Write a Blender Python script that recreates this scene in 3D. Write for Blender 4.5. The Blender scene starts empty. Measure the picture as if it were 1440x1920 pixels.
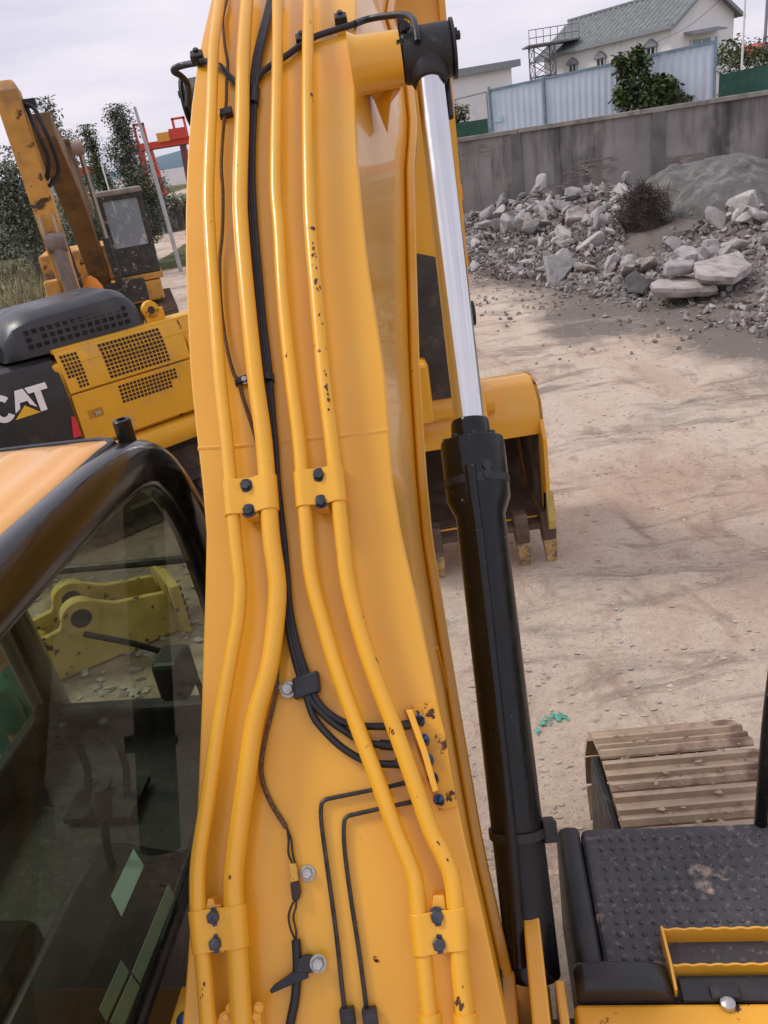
import bpy, bmesh, math, random
import numpy as np
from mathutils import Vector, Matrix, noise

random.seed(7); rng = np.random.default_rng(7)
scene = bpy.context.scene
COL = scene.collection

# ------------------------------------------------------------------ camera
FPX, PITCH, ROLL, CAMH = 1443.0, math.radians(25.5), math.radians(9.0), 3.6
_r0 = np.array([1, 0, 0.]); _u0 = np.array([0, math.sin(PITCH), math.cos(PITCH)])
FWD = np.array([0, math.cos(PITCH), -math.sin(PITCH)])
RIGHT = math.cos(ROLL)*_r0 - math.sin(ROLL)*_u0
UP = math.sin(ROLL)*_r0 + math.cos(ROLL)*_u0
CAM = np.array([0, 0, CAMH])
cd = bpy.data.cameras.new("camera"); cam = bpy.data.objects.new("camera", cd); COL.objects.link(cam)
cd.sensor_fit = 'VERTICAL'; cd.sensor_height = 36; cd.lens = 36*FPX/1920; cd.clip_start = .05; cd.clip_end = 9000
cam.matrix_world = Matrix(((RIGHT[0], UP[0], -FWD[0], 0), (RIGHT[1], UP[1], -FWD[1], 0), (RIGHT[2], UP[2], -FWD[2], CAMH), (0, 0, 0, 1)))
scene.camera = cam
scene.render.resolution_x, scene.render.resolution_y = 768, 1024
scene.render.engine = 'CYCLES'; scene.cycles.max_bounces = 7; scene.cycles.diffuse_bounces = 3; scene.cycles.glossy_bounces = 3; scene.cycles.transparent_max_bounces = 10; scene.cycles.caustics_reflective = False

# ------------------------------------------------------------------ sky, sun, exposure
SUN_EL, SUN_AZ = math.radians(52), math.radians(-70)     # from the left, behind thin cloud
w = bpy.data.worlds.new("World"); scene.world = w; w.use_nodes = True
nt = w.node_tree; nt.nodes.clear()
out = nt.nodes.new('ShaderNodeOutputWorld'); bg = nt.nodes.new('ShaderNodeBackground')
sky = nt.nodes.new('ShaderNodeTexSky'); sky.sky_type = 'NISHITA'; sky.sun_disc = False
sky.sun_elevation = SUN_EL; sky.sun_rotation = SUN_AZ; sky.dust_density = 3; sky.air_density = 1.2
tc = nt.nodes.new('ShaderNodeTexCoord'); mp = nt.nodes.new('ShaderNodeMapping'); mp.inputs['Scale'].default_value = (1, 1, 5.5)
cn = nt.nodes.new('ShaderNodeTexNoise'); cn.inputs['Scale'].default_value = 2.2; cn.inputs['Detail'].default_value = 6; cn.inputs['Roughness'].default_value = .55
cr = nt.nodes.new('ShaderNodeValToRGB')
cr.color_ramp.elements[0].position = .33; cr.color_ramp.elements[0].color = (5.7, 5.6, 6.9, 1)
cr.color_ramp.elements[1].position = .68; cr.color_ramp.elements[1].color = (8.3, 7.8, 8.4, 1)
mx = nt.nodes.new('ShaderNodeMix'); mx.data_type = 'RGBA'; mx.inputs['Factor'].default_value = .93
nt.links.new(tc.outputs['Generated'], mp.inputs['Vector']); nt.links.new(mp.outputs[0], cn.inputs['Vector'])
nt.links.new(cn.outputs['Fac'], cr.inputs['Fac'])
nt.links.new(sky.outputs[0], mx.inputs[6]); nt.links.new(cr.outputs[0], mx.inputs[7])
nt.links.new(mx.outputs[2], bg.inputs['Color']); bg.inputs['Strength'].default_value = .1
nt.links.new(bg.outputs[0], out.inputs['Surface'])
sl = bpy.data.lights.new("sun", 'SUN'); sl.energy = 1.5; sl.angle = math.radians(14); sl.color = (1, .96, .9)
so = bpy.data.objects.new("sun", sl); COL.objects.link(so)
sd = Vector((math.sin(SUN_AZ)*math.cos(SUN_EL), math.cos(SUN_AZ)*math.cos(SUN_EL), math.sin(SUN_EL)))
so.rotation_euler = sd.to_track_quat('Z', 'Y').to_euler(); so.location = (-20, 5, 30)
vs = scene.view_settings; vs.view_transform = 'Standard'; vs.look = 'None'; vs.exposure = 0.25; vs.gamma = 1

# ------------------------------------------------------------------ layout helpers
def ray(px, py): return (px-720)/FPX*RIGHT - (py-960)/FPX*UP + FWD
def at(px, py, d): return CAM + ray(px, py)*d
def atz(px, py, z):
    v = ray(px, py); return CAM + v*((z-CAMH)/v[2])
def atY(px, py, Y):
    v = ray(px, py); return CAM + v*(Y/v[1])
def proj(p):
    q = np.asarray(p, float)-CAM; d = q@FWD; return 720+FPX*(q@RIGHT)/d, 960-FPX*(q@UP)/d
def nrm(v): v = np.asarray(v, float); return v/(np.linalg.norm(v)+1e-12)

# ------------------------------------------------------------------ materials
MATS = {}
def M(name, base, rough=.5, metal=0., var=.12, scale=4., bump=0., bscale=30., dirt=None, dirt2=None, stretch=(1, 1, 1), spec=.5, coat=0., rvar=.1):
    """dirt = (colour, noise scale, threshold, softness[, stretch])"""
    if name in MATS: return MATS[name]
    m = bpy.data.materials.new(name); m.use_nodes = True; MATS[name] = m
    t = m.node_tree; N = t.nodes; L = t.links; b = N['Principled BSDF']
    co = N.new('ShaderNodeTexCoord')
    def mapped(s):
        mm = N.new('ShaderNodeMapping'); mm.inputs['Scale'].default_value = s; L.new(co.outputs['Object'], mm.inputs['Vector']); return mm.outputs[0]
    def noi(sc, det=4, s=(1, 1, 1), rg=.55):
        n = N.new('ShaderNodeTexNoise'); n.inputs['Scale'].default_value = sc; n.inputs['Detail'].default_value = det; n.inputs['Roughness'].default_value = rg
        L.new(mapped(s), n.inputs['Vector']); return n.outputs['Fac']
    n1 = noi(scale, 5, stretch)
    ramp = N.new('ShaderNodeValToRGB'); e = ramp.color_ramp.elements
    e[0].position = .3; e[0].color = (*[c*(1-var) for c in base], 1); e[1].position = .7; e[1].color = (*[min(1, c*(1+var)) for c in base], 1)
    L.new(n1, ramp.inputs['Fac']); col = ramp.outputs[0]
    rg = N.new('ShaderNodeMapRange'); rg.inputs['From Min'].default_value = .3; rg.inputs['From Max'].default_value = .7
    rg.inputs['To Min'].default_value = max(.03, rough-rvar); rg.inputs['To Max'].default_value = min(1, rough+rvar)
    L.new(noi(scale*2.3, 4), rg.inputs['Value']); rfac = rg.outputs[0]
    for d in (dirt, dirt2):
        if not d: continue
        s = d[4] if len(d) > 4 else (1, 1, 1)
        f = N.new('ShaderNodeMapRange'); f.inputs['From Min'].default_value = d[2]; f.inputs['From Max'].default_value = d[2]+d[3]
        L.new(noi(d[1], 6, s, .62), f.inputs['Value'])
        mxx = N.new('ShaderNodeMix'); mxx.data_type = 'RGBA'; L.new(f.outputs[0], mxx.inputs['Factor']); L.new(col, mxx.inputs[6]); mxx.inputs[7].default_value = (*d[0], 1); col = mxx.outputs[2]
        mr = N.new('ShaderNodeMix'); L.new(f.outputs[0], mr.inputs['Factor']); L.new(rfac, mr.inputs[2]); mr.inputs[3].default_value = .85; rfac = mr.outputs[0]
    L.new(col, b.inputs['Base Color']); L.new(rfac, b.inputs['Roughness'])
    b.inputs['Metallic'].default_value = metal; b.inputs['Specular IOR Level'].default_value = spec; b.inputs['Coat Weight'].default_value = coat
    if bump:
        bp = N.new('ShaderNodeBump'); bp.inputs['Strength'].default_value = bump; bp.inputs['Distance'].default_value = .02
        L.new(noi(bscale, 6), bp.inputs['Height']); L.new(bp.outputs[0], b.inputs['Normal'])
    return m

def glass(name, tint, rough=.02, refl=1.0, grime_sheen=None):
    m = bpy.data.materials.new(name); m.use_nodes = True; t = m.node_tree; N = t.nodes; L = t.links; N.remove(N['Principled BSDF']); o = N['Material Output']
    tr = N.new('ShaderNodeBsdfTransparent'); tr.inputs[0].default_value = (*tint, 1)
    gl = N.new('ShaderNodeBsdfGlossy'); gl.inputs['Roughness'].default_value = rough; gl.inputs[0].default_value = (refl, refl, refl, 1)
    fr = N.new('ShaderNodeFresnel'); fr.inputs[0].default_value = 1.5
    ge = N.new('ShaderNodeNewGeometry'); sb = N.new('ShaderNodeMath'); sb.operation = 'SUBTRACT'; sb.inputs[0].default_value = 1; L.new(ge.outputs['Backfacing'], sb.inputs[1]); mu = N.new('ShaderNodeMath'); mu.operation = 'MULTIPLY'; L.new(fr.outputs[0], mu.inputs[0]); L.new(sb.outputs[0], mu.inputs[1])   # one reflection per pane: only where the ray enters
    mi = N.new('ShaderNodeMixShader'); L.new(mu.outputs[0], mi.inputs[0]); L.new(tr.outputs[0], mi.inputs[1]); L.new(gl.outputs[0], mi.inputs[2])
    last = mi.outputs[0]
    if grime_sheen:
        co = N.new('ShaderNodeTexCoord'); n = N.new('ShaderNodeTexNoise'); n.inputs['Scale'].default_value = grime_sheen[1]; n.inputs['Detail'].default_value = 7; n.inputs['Roughness'].default_value = .7
        L.new(co.outputs['Object'], n.inputs['Vector']); mr = N.new('ShaderNodeMapRange'); mr.inputs['From Min'].default_value = grime_sheen[2]; mr.inputs['From Max'].default_value = grime_sheen[2]+grime_sheen[3]; mr.inputs['To Max'].default_value = grime_sheen[4]
        mr.inputs['To Min'].default_value = grime_sheen[5] if len(grime_sheen) > 5 else 0
        L.new(n.outputs['Fac'], mr.inputs['Value']); df = N.new('ShaderNodeBsdfDiffuse'); df.inputs[0].default_value = (*grime_sheen[0], 1)
        m2 = N.new('ShaderNodeMixShader'); L.new(mr.outputs[0], m2.inputs[0]); L.new(last, m2.inputs[1]); L.new(df.outputs[0], m2.inputs[2]); last = m2.outputs[0]
    L.new(last, o.inputs['Surface']); return m

RUST = (.09, .035, .015)
YEL = M('yellow_paint', (.80, .392, .022), .36, var=.06, scale=1.3, bump=.03, bscale=11, dirt=(RUST, 30, .715, .015), dirt2=((.66, .43, .17), 2.6, .54, .6, (2.2, .7, .7)), coat=.45)
YELP = M('yellow_pipe_paint', (.82, .41, .024), .33, var=.07, scale=2.5, dirt=(RUST, 44, .705, .015), coat=.25)
YELC = M('yellow_paint_far', (.74, .385, .022), .42, var=.08, scale=2, dirt=(RUST, 20, .70, .04), dirt2=((.38, .25, .13), 3, .55, .3))
YELO = M('old_yellow_paint', (.62, .31, .06), .6, var=.22, scale=2.2, dirt=((.06, .035, .02), 3.1, .57, .06), dirt2=((.17, .12, .09), 1.3, .5, .2))
YELW = M('worn_yellow_steel', (.55, .40, .11), .6, var=.2, scale=5, dirt=((.05, .035, .02), 9, .6, .05))
ROOF = M('cab_roof_paint', (.80, .40, .10), .3, var=.06, scale=3, coat=.3)
BLK = M('black_paint', (.006, .006, .007), .2, spec=.4, var=.3, scale=5, dirt=((.16, .15, .14), 40, .675, .04), dirt2=((.025, .023, .021), 3, .5, .3, (1, 1, .4)), rvar=.16, bump=.08, bscale=14)
BLKD = M('dirty_black_steel', (.018, .018, .02), .5, var=.4, scale=7, dirt=((.12, .11, .10), 12, .58, .2), bump=.25, bscale=24)
PLAS = M('black_plastic', (.02, .02, .022), .42, var=.2, scale=4, dirt=((.07, .065, .06), 6, .55, .4))
RUB = M('black_rubber', (.013, .014, .018), .45, var=.3, scale=12)
SEAT = M('seat_fabric', (.02, .021, .026), .9, var=.3, scale=20)
PLAT = M('anti_slip_plate', (.055, .053, .06), .55, var=.25, scale=6, dirt=((.50, .38, .28), 4.6, .57, .07), dirt2=((.20, .18, .165), 42, .55, .15), bump=.15, bscale=70)
CHR = M('chrome', (.70, .70, .70), .13, 1., var=.06, scale=3, rvar=.06, dirt=((.45, .42, .38), 9, .66, .1, (1, 1, .1)))
BOLT = M('bolt_steel', (.07, .075, .085), .35, .8, var=.5, scale=40)
ZINC = M('zinc_steel', (.45, .44, .42), .35, .9, var=.3, scale=40)
BLUE = M('blue_fitting', (.03, .09, .22), .35, .5, var=.5, scale=60, dirt=((.02, .02, .03), 50, .5, .1))
WIRE = M('brown_braid', (.16, .085, .04), .8, var=.6, scale=140, bump=.6, bscale=220)
LINE = M('steel_line', (.05, .048, .05), .4, .6, var=.5, scale=30)
SHOE = M('dusty_track_shoe', (.46, .35, .25), .9, var=.2, scale=7, dirt=((.24, .15, .11), 5, .56, .12), bump=.35, bscale=40)
SHOEO = M('old_track_shoe', (.17, .115, .075), .9, var=.4, scale=6, bump=.3, bscale=20)
MUD = M('dark_track_steel', (.06, .047, .038), .85, var=.5, scale=6, bump=.4, bscale=25)
GLS = glass('cab_glass', (.68, .73, .63), .01, .5, ((.42, .45, .38), 3.0, .45, .4, .06, .008))
GLSF = glass('front_glass', (.94, .96, .92), .01, .5)
GLSO = glass('dusty_sky_windscreen', (.75, .8, .82), .05, 1, ((.52, .57, .60), 6, .54, .12, .85, .42))  # dust blotches over an even pale blue that paints the sky's reflection
PALE_CY = M('pale_cyan', (.62, .93, .98), .5, var=.05)
WHITE = M('white_print', (.82, .82, .80), .5, var=.05, scale=9, dirt=((.35, .33, .3), 22, .63, .1))
RED = M('red_paint', (.62, .03, .04), .45, var=.1)
SKIN = M('skin', (.36, .20, .13), .6)
TEAL = M('teal_cotton', (.025, .15, .115), .9, var=.2, scale=9)
TROU = M('dark_trousers', (.05, .036, .028), .9, var=.25, scale=9)
HAIR = M('black_hair', (.01, .009, .008), .6)

# ------------------------------------------------------------------ mesh builder
def spline(pts, n=6):
    P = [np.asarray(p, float) for p in pts]
    if len(P) < 3: return P
    Q = [2*P[0]-P[1]]+P+[2*P[-1]-P[-2]]; o = []
    for i in range(1, len(Q)-2):
        for k in range(n):
            t = k/n; a, b, c, d = Q[i-1:i+3]
            o.append(.5*((2*b)+(c-a)*t+(2*a-5*b+4*c-d)*t*t+(3*b-a-3*c+d)*t**3))
    return o+[P[-1]]

class MB:
    def __init__(s): s.v = []; s.f = []
    def add(s, v, f):
        o = len(s.v); s.v += [tuple(map(float, p)) for p in v]; s.f += [tuple(i+o for i in q) for q in f]; return s
    def box(s, c, h, ax=None):
        c = np.asarray(c, float); ax = np.eye(3) if ax is None else [nrm(a) for a in ax]
        v = [c+sx*h[0]*ax[0]+sy*h[1]*ax[1]+sz*h[2]*ax[2] for sx in (-1, 1) for sy in (-1, 1) for sz in (-1, 1)]
        return s.add(v, [(0, 1, 3, 2), (4, 6, 7, 5), (0, 4, 5, 1), (2, 3, 7, 6), (0, 2, 6, 4), (1, 5, 7, 3)])
    def loft(s, rings, caps=True, closed=True):
        n = len(rings[0]); v = [p for r in rings for p in r]; f = []
        for i in range(len(rings)-1):
            for j in range(n if closed else n-1):
                k = (j+1) % n; f.append((i*n+j, i*n+k, (i+1)*n+k, (i+1)*n+j))
        if caps and closed: f += [tuple(range(n-1, -1, -1)), tuple((len(rings)-1)*n+j for j in range(n))]
        return s.add(v, f)
    def tube(s, pts, r, n=12, caps=True):
        P = [np.asarray(p, float) for p in pts]; R = r if hasattr(r, '__len__') else [r]*len(P)
        T = [nrm(P[min(i+1, len(P)-1)]-P[max(i-1, 0)]) for i in range(len(P))]
        u = nrm(np.cross(T[0], [0, 0, 1] if abs(T[0][2]) < .9 else [1, 0, 0])); rings = []
        for p, t, rr in zip(P, T, R):
            u = nrm(u-t*(u@t)); vv = np.cross(t, u)
            rings.append([p+rr*(math.cos(a)*u+math.sin(a)*vv) for a in np.linspace(0, 2*math.pi, n, endpoint=False)])
        return s.loft(rings, caps)
    def lathe(s, p0, ax, prof, n=24):
        ax = nrm(ax); return s.tube_prof(np.asarray(p0, float), ax, prof, n)
    def tube_prof(s, p0, ax, prof, n):
        u = nrm(np.cross(ax, [0, 0, 1] if abs(ax[2]) < .9 else [1, 0, 0])); vv = np.cross(ax, u)
        return s.loft([[p0+ax*t+r*(math.cos(a)*u+math.sin(a)*vv) for a in np.linspace(0, 2*math.pi, n, endpoint=False)] for t, r in prof])
    def prism(s, poly, ext):
        ext = np.asarray(ext, float); P = [np.asarray(p, float) for p in poly]; n = len(P)
        return s.add(P+[p+ext for p in P], [tuple(range(n-1, -1, -1)), tuple(range(n, 2*n))]+[(i, (i+1) % n, n+(i+1) % n, n+i) for i in range(n)])
    def build(s, name, mat, parent=None, smooth=40, bevel=0, seg=2):
        me = bpy.data.meshes.new(name); me.from_pydata(s.v, [], s.f); me.materials.append(mat)
        bm = bmesh.new(); bm.from_mesh(me); bmesh.ops.recalc_face_normals(bm, faces=bm.faces); bm.to_mesh(me); bm.free()
        return obj(name, me, parent, smooth, bevel, seg)
def obj(name, me, parent=None, smooth=40, bevel=0, seg=2):
    if smooth:
        me.polygons.foreach_set('use_smooth', [True]*len(me.polygons)); me.set_sharp_from_angle(angle=math.radians(smooth))
    o = bpy.data.objects.new(name, me); COL.objects.link(o)
    if bevel:
        b = o.modifiers.new('bevel', 'BEVEL'); b.width = bevel; b.segments = seg; b.limit_method = 'ANGLE'; b.angle_limit = math.radians(35); b.harden_normals = False
    if parent is not None: attach(o, parent)
    return o
def attach(o, parent):
    o.parent = parent
    if parent.type == 'EMPTY':
        l, r, sc_ = parent.matrix_basis.decompose(); o.matrix_parent_inverse = parent.matrix_basis.inverted()
def tag(o, label, cat, group=None, kind=None):
    if label: o['label'] = label
    if cat: o['category'] = cat
    if group: o['group'] = group
    if kind: o['kind'] = kind
    return o
def thing(name, loc, label, cat, group=None):
    o = bpy.data.objects.new(name, None); COL.objects.link(o); o.empty_display_size = .3
    o.matrix_basis = Matrix.Translation(Vector([float(c) for c in loc])); return tag(o, label, cat, group)
def fbm(x, y, s, seed=0., o=4):
    return noise.fractal(Vector((x*s+seed, y*s-seed, seed)), 1.0, 2.0, o)

class Frame:
    def __init__(s, o, head):
        h = math.radians(head); s.o = np.asarray(o, float); s.r = np.array([math.cos(h), -math.sin(h), 0]); s.f = np.array([math.sin(h), math.cos(h), 0]); s.z = np.array([0, 0, 1.]); s.ax = [s.r, s.f, s.z]
    def __call__(s, x, y, z): return s.o+x*s.r+y*s.f+z*s.z
def fbox(mb, F, x0, x1, y0, y1, z0, z1): return mb.box(F((x0+x1)/2, (y0+y1)/2, (z0+z1)/2), ((x1-x0)/2, (y1-y0)/2, (z1-z0)/2), F.ax)

# ================================================================== GROUND
FE_Y = [0, 4, 8, 11.4, 14.1, 17.9, 22, 26, 32]; FE_X = [9.5, 8, 7, 6.3, 5.6, 4.6, 3.0, 1.6, 0]
RUTS = [(14.5, 2.0, 11.0), (14.5, 2.0, 12.9), (-14, 16, 17.2), (-14, 16, 19.1), (9, -8, 15.5)]
def wall_y(x): return 30.5-(x-4.46)*.359
def pile(x, y):
    d = (x-np.interp(y, FE_Y, FE_X))*.85
    if d <= 0 or y > 31: return 0.
    s = min(1, d/5.0); s = s*s*(3-2*s)
    top = np.interp(y, [4, 12, 16, 20, 25, 30], [.05, .15, .35, .75, 1.0, .8])
    return s*top
def gz(x, y):
    z = pile(x, y)
    z += z*.5*fbm(x, y, .55, 3.3)
    if -8 < x < 14 and 0 < y < 32: z += .008*fbm(x, y, .9, 1.7)+.005*fbm(x, y, 4.0, 5.1)
    if -8 < x < 14 and 0 < y < 24:
        z += .010*max(0, fbm(x, y, 2.2, 9.4)-.1)
        for cx, cy, R_ in RUTS:
            d = abs(math.hypot(x-cx, y-cy)-R_); z += -.018*math.exp(-(d/.17)**2)+.009*math.exp(-((d-.36)/.12)**2)
    if x < -6 and 10 < y < 60: z += .25*min(1, (-6-x)/4)*max(0, fbm(x, y, .3, 8))
    return z
def ground():
    xs = np.concatenate([[-3000, -1000, -300, -120, -60, -40, -28, -20, -15], np.arange(-12, -5, .5), np.arange(-5, 12, .11), np.arange(12, 20, .5), [24, 32, 45, 80, 200, 600, 1500, 3500]])
    ys = np.concatenate([[-60, -20, -8, -3, -1, 0], np.arange(1, 16, .11), np.arange(16, 20, .2), np.arange(20, 33, .3), [35, 40, 48, 60, 80, 120, 200, 400, 900, 2000, 5000]])
    v = [(x, y, gz(x, y)) for y in ys for x in xs]; n = len(xs)
    f = [(j*n+i, j*n+i+1, (j+1)*n+i+1, (j+1)*n+i) for j in range(len(ys)-1) for i in range(n-1)]
    m = bpy.data.materials.new('sandy_yard'); m.use_nodes = True; t = m.node_tree; N = t.nodes; L = t.links; b = N['Principled BSDF']
    co = N.new('ShaderNodeTexCoord')
    def noi(s, d=6, st=(1, 1, 1), r=.6, off=(0, 0, 0)):
        mm = N.new('ShaderNodeMapping'); mm.inputs['Scale'].default_value = st; mm.inputs['Location'].default_value = off; L.new(co.outputs['Object'], mm.inputs[0])
        q = N.new('ShaderNodeTexNoise'); q.inputs['Scale'].default_value = s; q.inputs['Detail'].default_value = d; q.inputs['Roughness'].default_value = r; q.inputs['Distortion'].default_value = .6; L.new(mm.outputs[0], q.inputs['Vector']); return q.outputs['Fac']
    def mixc(fac, a, bcol, lo, hi, amt=1.):
        mr = N.new('ShaderNodeMapRange'); mr.inputs['From Min'].default_value = lo; mr.inputs['From Max'].default_value = hi; mr.inputs['To Max'].default_value = amt; L.new(fac, mr.inputs['Value'])
        q = N.new('ShaderNodeMix'); q.data_type = 'RGBA'; L.new(mr.outputs[0], q.inputs['Factor']); L.new(a, q.inputs[6]); q.inputs[7].default_value = (*bcol, 1); return q.outputs[2]
    base = N.new('ShaderNodeRGB'); base.outputs[0].default_value = (.64, .525, .41, 1)
    c = mixc(noi(.45), base.outputs[0], (.53, .39, .295), .44, .64)
    c = mixc(noi(.9, 6, (1.2, .55, 1), .6, (4, 9, 0)), c, (.65, .555, .45), .50, .68)
    c = mixc(noi(2.4, 6, (1, .45, 1), .65), c, (.36, .25, .19), .54, .68, .8)
    c = mixc(noi(.75, 7, (.5, 1.3, 1), .68, (2, 5, 0)), c, (.19, .16, .14), .55, .68, .8)
    c = mixc(noi(9, 8, (1, 1, 1), .72), c, (.34, .255, .195), .52, .74, .6)
    c = mixc(noi(38, 5, (1, 1, 1), .7, (7, 2, 0)), c, (.66, .60, .53), .60, .74, .8)
    c = mixc(noi(70, 4, (1, 1, 1), .7, (3, 8, 0)), c, (.20, .155, .12), .54, .70, .75)
    c = mixc(noi(1.15, 8, (.35, 1.6, 1), .72, (9, 3, 0)), c, (.27, .205, .165), .55, .64, .7)
    # dark spoil under the rubble: follows the height of the heap and the strip before it
    at_ = N.new('ShaderNodeAttribute'); at_.attribute_name = 'spoil'
    ad = N.new('ShaderNodeMath'); ad.operation = 'ADD'; nn = noi(3.2, 9, (1, 1, 1), .82); L.new(at_.outputs['Fac'], ad.inputs[0]); L.new(nn, ad.inputs[1])
    c = mixc(ad.outputs[0], c, (.165, .145, .13), .86, 1.28, .92)
    ag = N.new('ShaderNodeAttribute'); ag.attribute_name = 'verge'
    ad2 = N.new('ShaderNodeMath'); ad2.operation = 'ADD'; L.new(ag.outputs['Fac'], ad2.inputs[0]); L.new(noi(.5), ad2.inputs[1])
    c = mixc(ad2.outputs[0], c, (.10, .105, .045), .9, 1.15)
    L.new(c, b.inputs['Base Color']); b.inputs['Roughness'].default_value = .95; b.inputs['Specular IOR Level'].default_value = .15
    bp = N.new('ShaderNodeBump'); bp.inputs['Strength'].default_value = .8; bp.inputs['Distance'].default_value = .035; L.new(noi(16, 8, (1, 1, 1), .75), bp.inputs['Height']); L.new(bp.outputs[0], b.inputs['Normal'])
    me = bpy.data.meshes.new('ground'); me.from_pydata(v, [], f); me.materials.append(m)
    a = me.attributes.new('spoil', 'FLOAT', 'POINT'); g = me.attributes.new('verge', 'FLOAT', 'POINT')
    sp = []; vg = []
    for (x, y, z) in v:
        d = x-np.interp(y, FE_Y, FE_X)
        sp.append(max(0, min(1, (d+np.interp(y, [8, 12, 16, 19], [3.4, 3.6, 3.0, 2.2])+1.8*fbm(x, y, .35, 12))/3.4))*1.02 if y < 33 and x < 26 else .3)
        if x < -.9 and y < 9 and x > -9: sp[-1] = max(sp[-1], .5*min(1, (-.9-x)/.8)*min(1, (9-y)/2))
        k = 0.
        if x < -5: k = max(k, min(1, (-6.4-x-.0*y+max(0, (y-24))*-.16)/1.2)) if y > 8 else 0
        if y > 34 and x > -9: k = max(k, .75)
        vg.append(k)
    a.data.foreach_set('value', sp); g.data.foreach_set('value', vg)
    o = obj('ground', me, None, 60); o['kind'] = 'structure'
ground()

# ================================================================== WALL, HOARDING, BUILDINGS ON THE RIGHT
CONC = M('stained_render', (.30, .28, .262), .9, var=.2, scale=.7, dirt=((.075, .07, .068), 1.5, .47, .22, (1, 1, .12)), dirt2=((.40, .35, .31), 1.1, .54, .2, (1, 1, .7)), bump=.3, bscale=8)
COPE = M('coping_concrete', (.30, .28, .245), .9, var=.25, scale=2, dirt=((.10, .10, .085), 3, .53, .2), bump=.3, bscale=14)
PIER = M('pier_concrete', (.17, .165, .155), .9, var=.25, scale=1.5, bump=.3, bscale=10)
BRICK = M('bare_brick', (.27, .225, .20), .9, var=.3, scale=3, bump=.2, bscale=20)
WA = np.array([-1.0, wall_y(-1.0), 0]); WB = np.array([26., wall_y(26.), 0]); WD = nrm(WB-WA); WN = np.array([WD[1], -WD[0], 0]); WLEN = np.linalg.norm(WB-WA)
WT = 3.16
wt = thing('boundary_wall', (WA+WB)/2, 'weathered grey rendered boundary wall with coping behind the rubble', 'wall')
def wp(s, n, z): return WA+WD*s+WN*n+np.array([0, 0, z])
def on_wall(px, py, n=0.):
    v = ray(px, py); q = WA+WN*n; t = ((q-CAM)@WN)/(v@WN); p = CAM+v*t; return (p-WA)@WD, p[2]
mb = MB(); mb.box(wp(WLEN/2, -.12, WT/2-.2), (WLEN/2, .12, WT/2+.2), [WD, WN, (0, 0, 1)]); mb.build('wall_panel', CONC, wt, 0)
n_c = 14
for i in range(n_c):
    a = WLEN*i/n_c; b_ = WLEN*(i+1)/n_c
    mb = MB(); mb.box(wp((a+b_)/2, -.10, WT+.075+random.uniform(-.006, .006)), ((b_-a)/2-.006, .20, .072), [WD, WN, (0, 0, 1)]); mb.build('coping_slab', COPE, wt, 0, .012)
for px, py in ((970, 300), (1235, 260), (1500, 240), (700, 300)):
    s_, z_ = on_wall(px, py); mb = MB(); mb.box(wp(s_, .04, WT/2-.1), (.17 if px != 1235 else .21, .06, WT/2+.098), [WD, WN, (0, 0, 1)]); mb.build('pier', PIER, wt, 0, .01)
# patches where the render has fallen away and the courses show
bme = {}
for (px, py, nc, nr) in ((1110, 315, 7, 7), (1290, 300, 5, 4), (1105, 345, 5, 3), (880, 290, 6, 7), (1060, 350, 4, 3)):
    s0, z0 = on_wall(px, py)
    for r_ in range(nr):
        for c_ in range(nc):
            if random.random() < .35: continue
            mb = MB(); mb.box(wp(s0+(c_-nc/2)*.25+(r_ % 2)*.12, .006, z0+(nr/2-r_)*.072), (.115, .009, .029), [WD, WN, (0, 0, 1)]); mb.build('brick', BRICK, wt, 0)

TER = M('terrace_earth', (.22, .19, .13), .95, var=.3, scale=.6, dirt=((.10, .12, .05), .8, .5, .15))
mb = MB(); V = []; F_ = []
tx = np.linspace(-2, 60, 40); ty = np.linspace(33.5, 120, 30)
for yy in ty:
    for xx in tx:
        k = min(1, max(0, (yy-wall_y(xx)-2.5)/8)); e = min(1, max(0, (xx+2)/6)); V.append((xx, yy+max(0, 0), -0.3+k*e*(2.9+.03*(yy-40)+.5*fbm(xx, yy, .12, 2))))
for j in range(29):
    for i in range(39): F_.append((j*40+i, j*40+i+1, (j+1)*40+i+1, (j+1)*40+i))
mb.add(V, F_); o = mb.build('terrace', TER, None, 60); o['kind'] = 'structure'

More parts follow.
